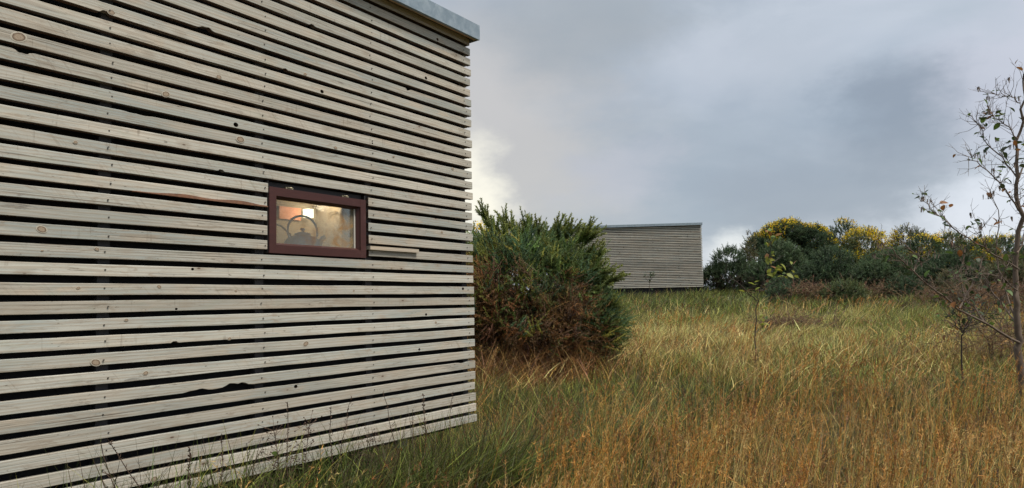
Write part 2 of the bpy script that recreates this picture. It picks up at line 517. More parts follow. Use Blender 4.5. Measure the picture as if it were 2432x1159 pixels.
def slat_mesh(name, x0, x1, rng, holes=(), notches=(), wob=.0016, face=FACE, cut=None):
    """one batten: origin at its lower front edge; holes (x, z, r), notches (x, width, depth, side)"""
    xs = list(np.linspace(x0, x1, max(3, int((x1 - x0) / .12))))
    hs = []
    for hx, hz, r in holes:
        hz = min(max(hz, r * 1.25 + .002), face - r * 1.25 - .002)
        a, b = hx - r * 1.6, hx + r * 1.6
        xs = [x for x in xs if not (a - .004 < x < b + .004)] + [a, b]
        hs.append((a, b, hx, hz, r))
    for nx, w, dep, side in notches:
        xs = [x for x in xs if not (nx - 2.2 * w < x < nx + 2.2 * w)] + [nx + w * q for q in (-2, -1.5, -1.1, -.8, -.5, -.2, .2, .5, .8, 1.1, 1.5, 2)]
    xs = sorted(xs)
    ph = [rng.uniform(0, 6.28) for _ in range(6)]
    bow = rng.uniform(-.002, .002)
    m = MB()
    zb, zt, yf = [], [], []
    for x in xs:
        b = wob * (math.sin(x * 2.3 + ph[0]) * .8 + math.sin(x * 7.1 + ph[1]) * .5 + rng.uniform(-.35, .35)) + bow
        t = face + wob * (math.sin(x * 1.9 + ph[2]) * .8 + math.sin(x * 6.3 + ph[3]) * .5 + rng.uniform(-.35, .35)) + bow
        for nx, w, dep, side in notches:
            q = dep * math.exp(-((x - nx) / w) ** 4) * (1 + .25 * math.sin(x * 90 + ph[0]))
            if side < 0: b += q
            else: t -= q
        zb.append(b); zt.append(t)
        yf.append(.0012 * math.sin(x * 1.7 + ph[4]) + .0006 * math.sin(x * 5 + ph[5]))
    c = .0015
    dark = []
    for i, x in enumerate(xs):
        y = yf[i]
        m.v += [(x, y, zb[i] + c), (x, y, zt[i] - c), (x, y + c, zt[i]), (x, THICK + y, zt[i]), (x, THICK + y, zb[i]), (x, y + c, zb[i])]
    for i in range(len(xs) - 1):
        a, b = i * 6, i * 6 + 6
        hole = next((h for h in hs if abs(h[0] - xs[i]) < 1e-6 and abs(h[1] - xs[i + 1]) < 1e-6), None)
        for k in range(6):
            if hole and k in (0, 3): continue
            k2 = (k + 1) % 6
            m.f.append((a + k, b + k, b + k2, a + k2)); m.sm.append(False)
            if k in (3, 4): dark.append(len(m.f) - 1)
        if hole:
            _, _, hx, hz, r = hole
            o = len(m.v)
            for yy in (yf[i], THICK + yf[i]):
                for k in range(12):
                    q = PI + PI / 4 + 2 * PI * k / 12
                    m.v.append((hx + 1.2 * r * math.cos(q), yy, hz + r * math.sin(q)))
            F, B = [o + k for k in range(12)], [o + 12 + k for k in range(12)]
            fc = (a, b, b + 1, a + 1); bc = (a + 4, b + 4, b + 3, a + 3)
            for ring, cn, flip in ((F, fc, False), (B, bc, True)):
                for e in range(4):
                    p = [cn[e], cn[(e + 1) % 4]] + [ring[(3 * (e + 1) - j) % 12] for j in range(4)]
                    m.f.append(tuple(reversed(p)) if flip else tuple(p)); m.sm.append(False)
            for k in range(12):
                k2 = (k + 1) % 12
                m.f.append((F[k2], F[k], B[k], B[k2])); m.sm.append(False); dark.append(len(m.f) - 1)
    m.f.append((0, 1, 2, 3, 4, 5)); e = (len(xs) - 1) * 6
    m.f.append((e + 5, e + 4, e + 3, e + 2, e + 1, e)); m.sm += [False, False]
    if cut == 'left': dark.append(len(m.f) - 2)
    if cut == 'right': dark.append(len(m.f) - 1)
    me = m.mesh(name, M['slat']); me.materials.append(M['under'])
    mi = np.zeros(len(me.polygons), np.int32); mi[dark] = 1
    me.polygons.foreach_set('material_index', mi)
    return me


def panel_hole(mb, x0, x1, z0, z1, y0, y1, hx0, hx1, hz0, hz1):
    mb.box(x0, hx0, y0, y1, z0, z1); mb.box(hx1, x1, y0, y1, z0, z1)
    mb.box(hx0, hx1, y0, y1, z0, hz0); mb.box(hx0, hx1, y0, y1, hz1, z1)


# marks of the near wall, read along it: (px, py, radius)
HOLES = [(1040, 94, .0085), (1012, 188, .0095), (766, 221, .0095), (560, 303, .0105), (1012, 747, .0075), (996, 830, .0075), (703, 918, .0085), (1100, 684, .009), (458, 637, .006), (885, 340, .0045), (420, 735, .005)]
NOTCH = [(490, 56, .026, .012, -1), (252, 36, .018, .013, -1), (54, 128, .020, .012, 1), (970, 221, .018, .010, 1), (742, 69, .014, .006, -1), (527, 408, .012, .009, -1), (415, 815, .012, .008, -1),
         (560, 919, .060, .014, -1), (470, 934, .045, .008, -1), (678, 181, .010, .006, -1), (1100, 850, .035, .006, 1), (330, 265, .05, .003, 1)]
KNOTS = [(45, 88, .024), (394, 228, .017), (520, 183, .013), (99, 545, .017), (571, 331, .020), (797, 353, .011), (727, 817, .017), (228, 873, .018), (725, 178, .010), (378, 680, .010), (186, 683, .008),
         (346, 886, .011), (366, 1143, .015), (180, 337, .008), (100, 596, .005), (1035, 766, .010), (1050, 545, .010), (860, 500, .005), (655, 482, .012), (265, 30, .014), (935, 372, .008), (545, 812, .009),
         (1075, 395, .012), (230, 592, .009), (300, 760, .008), (640, 560, .010), (840, 690, .008), (930, 640, .008), (560, 690, .007)]


def cabin(name, loc, rz, label, z0, roof_slope, near, seed):
    rng = random.Random(seed)
    root = empty(name, loc, rz)
    tag(root, label, 'cabin', 'slatted timber cabins')
    zt = z0 + (NS - 1) * PITCH_Z + FACE
    row = lambda z: int(math.floor((z - z0) / PITCH_Z + .12))
    hol, not_, kno = {}, {}, {}
    if near:
        for px, py, r in HOLES:
            x, z, _ = wall_hit(px, py); k = row(z); hol.setdefault(k, []).append((x, z - z0 - k * PITCH_Z, r))
        for px, py, w, dep, sd_ in NOTCH:
            x, z, _ = wall_hit(px, py); k = int(round((z - z0 - (0 if sd_ < 0 else FACE)) / PITCH_Z)); not_.setdefault(k, []).append((x, w, dep, sd_))
        for px, py, r in KNOTS:
            x, z, _ = wall_hit(px, py); k = row(z); kno.setdefault(k, []).append((x, z - z0 - k * PITCH_Z, r))
    wx0, wx1 = -1.580, -.932             # gap in the slats for the window
    k0, k1 = NS - 22, NS - 18            # rows cut by the window
    # slats, each its own piece
    shared = None if near else [slat_mesh('slat', -LEN, rng.uniform(-.01, .012), rng, notches=[(rng.uniform(-5, -.3), .02, .012, rng.choice((-1, 1))) for _ in range(2)], wob=.002, face=.041) for _ in range(9)]
    disc = None
    for k in range(NS):
        z = z0 + k * PITCH_Z
        e = rng.uniform(-.007, .006) + (.014 if k == 0 else 0)
        spans = [(-LEN, wx0 + rng.uniform(-.006, .003)), (wx1 + rng.uniform(-.002, .003), e)] if near and k0 <= k <= k1 else [(-LEN, e)]
        for a, b in spans:
            inside = lambda q: a + .05 < q[0] < b - .02
            if near:
                me = slat_mesh('slat', a, b, rng, [h for h in hol.get(k, []) if inside(h)], [q for q in not_.get(k, []) if inside(q)], cut='left' if a > -2 else None)
            else:
                me = rng.choice(shared)
            so = link('slat', me, root, None, (0, rng.uniform(0, .0035) if near else 0, z + rng.uniform(-.002, .002)))
            if near:
                for x, zz, r in kno.get(k, []):
                    if not (a + .02 < x < b - .02): continue
                    if disc is None:
                        dm = MB()
                        dm.v = [(math.cos(2 * PI * i / 18), 0, math.sin(2 * PI * i / 18)) for i in range(18)] + [(.7 * math.cos(2 * PI * i / 18), -.5, .7 * math.sin(2 * PI * i / 18)) for i in range(18)]
                        dm.f = [(i, (i + 1) % 18, 18 + (i + 1) % 18, 18 + i) for i in range(18)] + [tuple(18 + i for i in range(18))]
                        dm.sm = [False] * 19
                        disc = dm.mesh('knot', M['knot'])
                    ko = link('knot', disc, so, None, (x, -.0010, min(max(zz, r * .8), FACE - r * .8)))
                    ko.scale = (r * 1.15, .0012, r * .78); ko.rotation_euler = (0, rng.uniform(-.4, .4), 0)
    # rough bark edge left on the slat beside the window
    if near:
        x, z, _ = wall_hit(520, 478)
        b = MB(); xs = np.linspace(-2.22, wx0 - .004, 24)
        for i, q in enumerate(xs):
            f_ = math.sin(PI * (i + .5) / 28)
            b.v += [(q, -.0015, .0 + .017 * f_ * (.6 + .3 * math.sin(q * 21))), (q, -.002 - .004 * f_, -.003 * f_), (q, .02, -.001), (q, .02, .012)]
        for i in range(len(xs) - 1):
            for j in range(4):
                b.f.append((i * 4 + j, i * 4 + (j + 1) % 4, i * 4 + 4 + (j + 1) % 4, i * 4 + 4 + j)); b.sm.append(False)
        b.f += [(0, 1, 2, 3), tuple(len(b.v) - 1 - i for i in range(4))]; b.sm += [False, False]
        b.build('bark_strip', M['barkwood'], root, (0, -.0005, z0 + (NS - 19) * PITCH_Z + .0))
    # end wall slats (round the corner)
    e_me = MB(); e_me.box(-THICK, 0, 0, DEEP, 0, FACE); e_me = e_me.mesh('slat', M['slat'])
    for k in range(NS):
        link('slat', e_me, root, None, (-.004 + rng.uniform(-.003, .003), THICK + .006, z0 + k * PITCH_Z + rng.uniform(-.002, .002)))
    # battens behind the slats
    bx = [-.06, -.905, -1.605, -2.31, -3.0, -3.68, -4.36, -5.04, -5.7] if near else [-.06 - .68 * i for i in range(9)]
    bm = MB(); bm.box(-.023, .023, THICK + .006, .075, z0 + .01, zt); bm = bm.mesh('batten', M['batten'])
    for x in bx: link('batten', bm, root, None, (x, 0, 0))
    # black membrane wall behind
    y0, y1 = .077, .19
    core = MB()
    xl, xr = -LEN + .03, -.042
    if near:
        panel_hole(core, xl, xr, z0 + .005, zt, y0, y1, wx0 + .002, wx1 - .02, z0 + k0 * PITCH_Z - .012, z0 + k1 * PITCH_Z + FACE + .012)
    else:
        core.box(xl, xr, y0, y1, z0 + .005, zt)
    core.box(xr - .10, xr, y1 + .001, DEEP, z0 + .005, zt)
    core.box(xl, xl + .10, y1 + .001, DEEP, z0 + .005, zt)
    core.box(xl + .101, xr - .101, DEEP - .1, DEEP, z0 + .005, zt)
    core.box(xl, xr, y0, DEEP, z0 - (.03 if near else .40), z0 + .004)  # far slab hangs lower, black in place of the shadow gap beneath
    core.build('wall', M['membrane'], root)
    # roof: deck, galvanised edge trim, board under it
    sl = lambda x, y: roof_slope * x - .03 * max(y, 0)
    zf0, zf1 = EYE - EYE + 0, 0
    fb = z0 + (NS - 26) * PITCH_Z + .008 + 1.713          # bottom of the trim
    rf = MB(); rf.box(-LEN - .05, .0, -.052, DEEP + .08, fb + .058, fb + .088, sl); rf.build('roof', M['membrane'], root)
    cuts = [-LEN - .07, -4.1, -2.06, .006] if near else [-LEN - .07, -3.75, -2.0, .02]
    for a, b in zip(cuts[:-1], cuts[1:]):
        t = MB()
        t.box(a + .0015, b, -.077, -.074, fb, fb + .097, sl)
        t.box(a + .0015, b, -.074, .30, fb + .094, fb + .097, sl)
        t.box(a + .0015, b, -.074, -.056, fb, fb + .003, sl)
        if b > -.5:
            t.box(b - .003, b, -.0738, DEEP + .08, fb, fb + .0935, sl)
        t.build('roof_trim', M['zinc'], root)
    so = MB(); so.box(-LEN - .05, -.004, -.0735, -.004, fb + .030, fb + .050, sl); so.build('soffit_board', M['endgrain'], root)
    fi = MB(); fi.box(-LEN - .05, -.004, -.0555, -.036, fb + .004, fb + .0295, sl); fi.build('fillet_board', M['endgrain'], root)
    # nails, one per slat and batten
    nb = MB()
    for k in range(NS):
        for x in bx[:6] if near else []:
            if near and k0 <= k <= k1 and wx0 - .02 < x < wx1 + .02: continue
            xx = x + rng.uniform(-.012, .012); zz = z0 + k * PITCH_Z + FACE * rng.uniform(.42, .62)
            pts = [(xx + .0032 * math.cos(2 * PI * i / 6), -.0022, zz + .0028 * math.sin(2 * PI * i / 6)) for i in range(6)]
            nb.poly(pts + [(p[0], .002, p[2]) for p in pts], [tuple(range(6))] + [(i, (i + 1) % 6, 6 + (i + 1) % 6, 6 + i) for i in range(6)])
    if near: nb.build('nail_heads', M['nail'], root, kind='stuff')
    # feet
    for x in ([-.62, -2.4, -4.2, -5.7] if near else [-.5, -2.2, -3.9, -5.6]):
        for y in (.55, DEEP - .25):
            f = MB(); f.box(x - .06, x + .06, y - .10, y + .10, -.25, z0 - .031)
            f.build('support_block', M['batten'], root)
    jb = MB(); jb.box(-.66, -.58, .06, .09, z0 - .062, z0 - .006); jb.build('joist_end', M['slat'], root)
    return root, zt, (wx0, wx1, z0 + k0 * PITCH_Z, z0 + k1 * PITCH_Z + FACE)


near_rz = PI / 2 - THETA
near_c, NZT, WIN = cabin('timber_cabin', CORNER, near_rz, 'big pale slatted timber cabin close up, with a small maroon window', Z0, 0.0, True, 3)

# the window of the near cabin
wx0, wx1, wz0, wz1 = WIN
fx0, fx1, fz0, fz1 = wx0 + .004, wx1 - .024, wz0 - .012, wz1 - .016
win = MB(); win.box(wx0 + .001, wx0 + .0035, .004, .19, fz0, wz1 + .012); win.box(fx1 + .004, fx1 + .012, .012, .19, fz0, wz1 + .012); win.box(fx0, fx1, .03, .19, fz1 + .004, wz1 + .012)
win.box(fx0, fx1, .04, .19, fz0 - .003, fz0 + .0)
win = win.build('window', M['rubber'], near_c)
st, ra = .039, .040
sash = MB()
yo, yi = -.004, .048
sash.box(fx0, fx0 + st, yo, yi, fz0, fz1); sash.box(fx1 - st, fx1, yo, yi, fz0, fz1)
sash.box(fx0 + st, fx1 - st, yo + .0006, yi, fz0, fz0 + ra); sash.box(fx0 + st, fx1 - st, yo + .0006, yi, fz1 - ra, fz1)
ix0, ix1, iz0, iz1 = fx0 + st, fx1 - st, fz0 + ra, fz1 - ra
b_ = .011                                # bevelled inner moulding
for (p, q) in (((ix0, iz0), (ix1, iz0)), ((ix1, iz0), (ix1, iz1)), ((ix1, iz1), (ix0, iz1)), ((ix0, iz1), (ix0, iz0))):
    cx, cz = (ix0 + ix1) / 2, (iz0 + iz1) / 2
    inn = lambda t: (t[0] + (b_ if t[0] < cx else -b_), t[1] + (b_ if t[1] < cz else -b_))
    a, b = inn(p), inn(q)
    sash.poly([(p[0], yo + .008, p[1]), (q[0], yo + .008, q[1]), (b[0], .024, b[1]), (a[0], .024, a[1]), (b[0], .04, b[1]), (a[0], .04, a[1])], [(0, 1, 2, 3), (3, 2, 4, 5)])
sash.build('sash', M['window_paint'], win)
bead = plain('pale_bead', (.55, .52, .45), .5)
for x0_, x1_, z0_, z1_ in ((ix0 + b_ - .001, ix0 + b_ + .004, iz0, iz1), (ix1 - b_ - .006, ix1 - b_ + .001, iz0, iz1)):
    gb = MB(); gb.box(x0_, x1_, .026, .034, z0_, z1_); gb.build('glazing_bead', bead, win)
cx, cz = (ix0 + ix1) / 2, (iz0 + iz1) / 2
pn = MB(); hx, hz = (ix1 - ix0) / 2 - .004, (iz1 - iz0) / 2 - .004
pn.box(-hx, hx, -.002, .002, -hz, hz)
pn.build('pane', M['glass'], win, (cx, .036, cz))
for t in (.20, .78):
    hb = MB(); xx = fx0 + (fx1 - fx0) * t
    hb.box(xx - .022, xx + .022, .006, .022, fz1 + .0005, fz1 + .010); hb.tube([(xx - .014, .006, fz1 + .008), (xx + .014, .006, fz1 + .008)], .004, 8)
    hb.build('hinge', M['brass'], win)
led = MB(); x_l, z_l, _ = wall_hit(990, 595)
led.box(wx1 - .004, x_l, -.016, .030, z0_l := z_l - .014, z_l + .006)
led.build('ledge_batten', wood_mat('fresh_batten', (.62, .53, .42), (.60, .47, .33), (.52, .46, .38), (.3, .2, .13), False), near_c)

# the room behind the pane
yb = 1.25
ln = MB(); ln.box(-3.1, -.2, yb, yb + .03, Z0 + .02, NZT - .02); ln.build('inner_partition', M['ply'], near_c)
for q_ in (-.22, -3.12):
    ln = MB(); ln.box(q_, q_ + .05, .2, yb - .002, Z0 + .02, NZT - .02); ln.build('inner_side_wall', M['ply'], near_c)
sh = MB(); sh.box(-2.0, -.5, .195, .62, wz0 - .010, wz0 + .012); sh.build('window_shelf', M['ply'], near_c)

root_m = near_c.matrix_world.copy() if False else Matrix.Translation(CORNER) @ Matrix.Rotation(near_rz, 4, 'Z')


def into(px, py, ydeep):
    """point seen through the window at ydeep behind the wall face, in the wall's own axes"""
    d = at(px, py, 1.0) - Vector((0, 0, EYE))
    inv = root_m.inverted()
    o = inv @ Vector((0, 0, EYE)); dd = inv.to_3x3() @ d
    return o + dd * ((ydeep - o.y) / dd.y)


def world(p): return root_m @ Vector(p)


# salmon panel
a = into(664, 489, yb - .02); b = into(716, 524, yb - .02)
pp = MB(); pp.box(a.x, b.x, -.012, 0, b.z, a.z)
o = pp.build('wall_panel', plain('salmon_paint', (.72, .30, .17), .6, var=.1), None)
o.matrix_world = root_m @ Matrix.Translation((0, yb - .006, 0))
tag(o, 'salmon pink panel on the inner wall seen through the window pane', 'panel')
# two square lamps
lamp_mat, n_, out_ = new_mat('lamp_glow')
em = n_.add('ShaderNodeEmission', {'Color': (1.0, .86, .58), 'Strength': 1.5}); n_.l.new(em.outputs[0], out_.inputs['Surface'])
for i, (px, py, lab) in enumerate(((739, 506, 'lit square lamp above the kettle handle, left of two in the window'), (780, 512, 'lit square lamp right of the kettle handle, dimmer of two in the window'))):
    c = into(px, py, yb - .08); r_ = .030 if i == 0 else .025
    lr = empty('wall_lamp', world((c.x, yb - .002, c.z)), near_rz)
    tag(lr, lab, 'lamp', 'lit lamps inside the cabin')
    q = MB(); q.box(-r_ * .8, r_ * .8, -.075, -.02, -r_, r_); q.build('lamp_shade', lamp_mat, lr)
    q = MB(); q.box(-r_ * .5, r_ * .5, -.0195, 0, -r_ * .6, r_ * .6); q.build('back_plate', M['brass'], lr)
    pl = bpy.data.lights.new('lamp_bulb', 'POINT'); pl.energy = 1.3; pl.color = (1.0, .80, .55); pl.shadow_soft_size = .05
    po = bpy.data.objects.new('lamp_bulb', pl); COL.objects.link(po); po.parent = lr; po.location = (0, -.2, .05)

# kettle on the shelf
kc = into(719, 575, .40)
kz = wz0 + .0125
kt = empty('kettle', world((kc.x, .40, kz)), near_rz)
tag(kt, 'blue enamel kettle with tall bail handle behind the window pane', 'kettle')
enamel = plain('blue_enamel', (.14, .34, .95), .3, var=.25, scale=20)
kh = .125
q = MB(); q.lathe([(.0, .002), (.085, .0), (.102, .02), (.106, .05), (.098, .085), (.078, .108), (.045, kh - .006), (.0, kh - .004)], 24); q.build('body', enamel, kt)
q = MB(); q.lathe([(.046, kh - .008), (.044, kh + .004), (.02, kh + .012), (.008, kh + .014), (.007, kh + .02), (.014, kh + .026), (.012, kh + .034), (.0, kh + .037)], 18); q.build('lid', enamel, kt)
q = MB(); q.tube([(.085, 0, .055), (.112, 0, .075), (.128, 0, .095), (.140, 0, .112), (.156, 0, .118)], [.026, .021, .016, .013, .014], 10); q.build('spout', enamel, kt)
q = MB(); q.tube([(-.088 + .0, 0, .095)] + [(-.104 * math.cos(PI * i / 14), 0, .13 + .098 * math.sin(PI * i / 14) ** .8) for i in range(15)] + [(.088, 0, .095)], .0065, 8); q.build('handle', enamel, kt)
# a ladle hooked behind the kettle
lc = into(652, 562, .52)
ld = empty('ladle', world((lc.x, .56, kz)), near_rz)
tag(ld, 'dark curved ladle leaning behind the kettle at the window', 'ladle')
q = MB(); q.tube([(-.06, 0, .09), (-.03, 0, .165), (.02, 0, .192), (.07, -.01, .18), (.12, -.02, .14), (.15, -.03, .08), (.155, -.035, .03)], .006, 7); q.build('handle', plain('dark_steel', (.05, .055, .07), .4), ld)
q = MB(); q.lathe([(.0, .001), (.03, .004), (.042, .03), (.040, .031), (.028, .008), (.0, .005)], 14, (.155, -.035, 0)); q.build('bowl', plain('dark_steel_bowl', (.05, .055, .07), .4), ld)

# far cabin
FC = Vector((7.62, 28.9, 0))
fz = EYE + .47
cabin('timber_cabin', FC + Vector((0, 0, 0)), R(0.0), 'distant slatted timber cabin standing behind the spiky gorse bush', fz, .010, False, 8)


def cabin_local(x, y, corner, rz):
    dx, dy = x - corner[0], y - corner[1]
    return dx * math.cos(rz) + dy * math.sin(rz), -dx * math.sin(rz) + dy * math.cos(rz)


def in_cabins(x, y, margin=0.0):
    lx, ly = cabin_local(x, y, CORNER, near_rz)
    a = (lx < .02 + margin) & (lx > -LEN) & (ly > .45 - margin) & (ly < DEEP)
    lx, ly = cabin_local(x, y, FC, 0.0)
    return a | ((lx < .1) & (lx > -LEN) & (ly > .3) & (ly < DEEP))


# ------------------------------------------------------------------ gorse
rs = np.random.RandomState(11)


def unit(v): return v / np.maximum(np.linalg.norm(v, axis=-1, keepdims=True), 1e-9)


def shoots(P, Dv, L, cols, nsp, sl, sw, stem_r, rs, tipcol=None):
    """prickly shoots: a thin three-sided stem and nsp spines each; returns V, T, C"""
    n = len(P)
    Dv = unit(Dv)
    a = unit(np.cross(Dv, np.array([.3, .5, .81])))
    b = np.cross(Dv, a)
    Vs, Ts, Cs = [], [], []
    tip = P + Dv * L[:, None]
    ring = []
    for k in range(3):
        q = 2 * PI * k / 3
        ring.append(P + (a * math.cos(q) + b * math.sin(q)) * stem_r)
    V = np.stack(ring + [tip], 1).reshape(-1, 3)
    base = (np.arange(n) * 4)[:, None, None]
    T = (base + np.array([[0, 1, 3], [1, 2, 3], [2, 0, 3]])[None]).reshape(-1, 3)
    C = np.repeat(cols * .8, 4, 0)
    Vs.append(V); Ts.append(T); Cs.append(C); off = len(V)
    t = np.clip((np.arange(nsp)[None] + rs.rand(n, nsp)) / nsp, 0, 1) * .93 + .05
    ang = rs.rand(n, nsp) * 2 * PI
    rad = a[:, None] * np.cos(ang)[..., None] + b[:, None] * np.sin(ang)[..., None]
    sd_ = unit(rad * .85 + Dv[:, None] * (.35 + .5 * t[..., None]))
    root = P[:, None] + Dv[:, None] * (t * L[:, None])[..., None]
    ln_ = sl * (1.05 - .55 * t) * (.7 + .6 * rs.rand(n, nsp))
    side = unit(np.cross(sd_, rs.randn(n, nsp, 3)))
    w = sw * (.7 + .6 * rs.rand(n, nsp))
    v0 = root - side * w[..., None] / 2; v1 = root + side * w[..., None] / 2; v2 = root + sd_ * ln_[..., None]
    V = np.stack([v0, v1, v2], 2).reshape(-1, 3)
    T = np.arange(len(V)).reshape(-1, 3) + off
    cc = np.repeat(cols[:, None], nsp, 1)
    if tipcol is not None:
        f = (t ** 2 * .6)[..., None]
        cc = cc * (1 - f) + tipcol[None, None] * f
    C = np.repeat(cc.reshape(-1, 3), 3, 0)
    Vs.append(V); Ts.append(T); Cs.append(C)
    return np.concatenate(Vs), np.concatenate(Ts), np.concatenate(Cs)


def lobe_points(lobes, n, rs, lo=.72):
    """points through the outer shell of a lumpy crown, with outward directions"""
    w = np.array([r[3] * r[4] + r[4] * r[5] + r[3] * r[5] for r in lobes]); w = w / w.sum()
    idx = rs.choice(len(lobes), n, p=w)
    LB = np.array(lobes)
    u = unit(rs.randn(n, 3))
    r = lo + (1.03 - lo) * rs.rand(n) ** .7
    P = LB[idx, :3] + u * LB[idx, 3:] * r[:, None]
    O = unit(u / LB[idx, 3:])
    # drop points buried inside another lobe
    keep = np.ones(n, bool)
    for j, q in enumerate(lobes):
        d = np.linalg.norm((P - np.array(q[:3])) / np.array(q[3:]), axis=1)
        keep &= ~((idx != j) & (d < .62))
    return P[keep], O[keep]


GREEN, BLUEG, YELG, BROWN, RUST = [np.array(c) for c in ((.145, .20, .055), (.085, .15, .07), (.33, .33, .07), (.17, .10, .052), (.30, .15, .055))]


def jit(c, n, rs, amt=.25): return np.clip(c[None] * (1 + amt * rs.randn(n, 1)) * (1 + .08 * rs.randn(n, 3)), .003, .9)


def limbs(root, base, lobes, rng, mat, r0=.05, name='branches', n=26):
    b = MB()
    for i in range(n):
        q = rng.choice(lobes)
        u = Vector((rng.gauss(0, 1), rng.gauss(0, 1), abs(rng.gauss(0, 1)))).normalized()
        e = Vector((q[0] + u.x * q[3] * .85, q[1] + u.y * q[4] * .85, q[2] + u.z * q[5] * .75))
        s_ = Vector((rng.gauss(0, .09), rng.gauss(0, .09), 0)) + Vector(base)
        m_ = s_.lerp(e, .5) + Vector((rng.gauss(0, .08), rng.gauss(0, .08), .12))
        pts = [s_, s_.lerp(m_, .5) + Vector((rng.gauss(0, .04), rng.gauss(0, .04), 0)), m_, m_.lerp(e, .5), e]
        b.tube(pts, [r0, r0 * .8, r0 * .6, r0 * .4, r0 * .15], 5, False)
    return b.build(name, mat, root)


def near_bush():
    bx, by = .16, 9.0
    gz = ground(bx, by)
    root = empty('gorse_bush', (bx, by, gz))
    tag(root, 'large spiky gorse bush with brown dead lower half beside the near cabin', 'bush')
    rng = random.Random(5); rs = np.random.RandomState(5)
    lobes = [(.0, 0, .88, .92, .85, .74), (-.55, .2, .98, .65, .7, .66), (.45, -.25, .95, .45, .5, .55), (.66, -.3, .52, .48, .55, .46), (.1, -.3, .5, .9, .7, .5), (-.15, -.35, .98, .6, .45, .5)]
    limbs(root, (0, 0, 0), lobes, rng, M['bark_dark'], .03, n=46)
    P0, O0 = lobe_points(lobes, 2300, rs, .45)
    k = P0[:, 2] > .05
    P0, O0 = P0[k], O0[k]
    m_ = 7
    n0 = len(P0)
    nz = np.sin(P0[:, 0] * 4.1 + 1) * .20 + np.sin(P0[:, 0] * 2.3 + P0[:, 2] * 5) * .2 + np.sin(P0[:, 2] * 9 + P0[:, 0] * 7) * .14
    # green where light reaches, dead and brown below
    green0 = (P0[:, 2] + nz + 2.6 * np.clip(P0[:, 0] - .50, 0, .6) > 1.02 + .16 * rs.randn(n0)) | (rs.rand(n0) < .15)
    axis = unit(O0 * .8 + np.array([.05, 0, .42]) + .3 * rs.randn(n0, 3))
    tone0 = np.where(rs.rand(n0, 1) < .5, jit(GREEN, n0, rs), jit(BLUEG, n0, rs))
    lit = (P0[:, 0] < -.35) & (rs.rand(n0) < .6) | (rs.rand(n0) < .10)  # left side yellowed to stand in for warm backlight, a few others at random
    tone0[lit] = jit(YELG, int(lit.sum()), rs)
    dead0 = np.where(rs.rand(n0, 1) < .55, jit(BROWN, n0, rs), jit(RUST, n0, rs))
    ix = np.repeat(np.arange(n0), m_)
    n = len(ix)
    Dv = unit(axis[ix] + .48 * rs.randn(n, 3))
    P = P0[ix] + .05 * rs.randn(n, 3)
    L = .13 + .15 * rs.rand(n)
    green = green0[ix]
    g = np.where(green)[0]; d = np.where(~green)[0]
    cg = np.clip(tone0[ix[g]] * (1 + .15 * rs.randn(len(g), 1)), .004, .6)
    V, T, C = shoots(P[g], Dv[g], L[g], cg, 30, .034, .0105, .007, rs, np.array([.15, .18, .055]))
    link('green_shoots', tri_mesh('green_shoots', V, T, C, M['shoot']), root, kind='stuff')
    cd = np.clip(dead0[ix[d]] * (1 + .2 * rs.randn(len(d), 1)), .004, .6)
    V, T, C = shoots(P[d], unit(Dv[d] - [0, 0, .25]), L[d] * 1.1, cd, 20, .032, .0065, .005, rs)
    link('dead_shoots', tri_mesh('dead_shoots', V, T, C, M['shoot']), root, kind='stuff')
    # tall spears along the top and right, each with side shoots
    SP, SD, SL = [], [], []
    for px, py, yy in [(1138, 482, 9), (1150, 500, 8.9), (1192, 490, 9), (1187, 512, 8.8), (1212, 500, 9.1), (1225, 522, 8.9), (1247, 499, 9), (1240, 520, 9.2), (1285, 512, 8.8), (1300, 528, 9), (1338, 508, 8.7), (1346, 510, 8.7),
                       (1318, 524, 9), (1372, 518, 8.7), (1395, 532, 8.8), (1410, 530, 8.6), (1420, 516, 8.6), (1424, 540, 8.6), (1170, 515, 9.1), (1262, 515, 9.2), (1358, 525, 8.9),
                       (1445, 615, 8.4), (1465, 625, 8.4), (1482, 645, 8.3), (1460, 650, 8.5), (1485, 712, 8.3), (1480, 735, 8.3), (1488, 775, 8.3), (1470, 700, 8.4), (1478, 790, 8.35), (1462, 762, 8.3), (1450, 590, 8.5), (1440, 570, 8.6)]:
        tp = at(px, py, yy) - Vector((bx, by, gz))
        c_ = Vector((tp.x * .55, tp.y * .5, min(tp.z - .35, .75 + .3 * tp.z)))
        dv = (tp - c_).normalized(); ln_ = .42 + rs.rand() * .12
        for (da, dl, o_) in [(0, 1, 0)] + [(rs.uniform(.3, .55), rs.uniform(.35, .6), rs.uniform(.2, .6)) for _ in range(8)]:
            q = Vector(rs.randn(3)).normalized()
            d2 = (dv + q * da).normalized()
            SP.append(tuple(tp - dv * ln_ * (1 - o_))); SD.append(tuple(d2)); SL.append(ln_ * dl)
    SP, SD, SL = np.array(SP), np.array(SD), np.array(SL)
    V, T, C = shoots(SP, SD, SL, jit(np.array([.15, .195, .055]), len(SP), rs), 80, .050, .0135, .012, rs, np.array([.36, .35, .09]))
    link('tall_spears', tri_mesh('tall_spears', V, T, C, M['shoot']), root, kind='stuff')


near_bush()


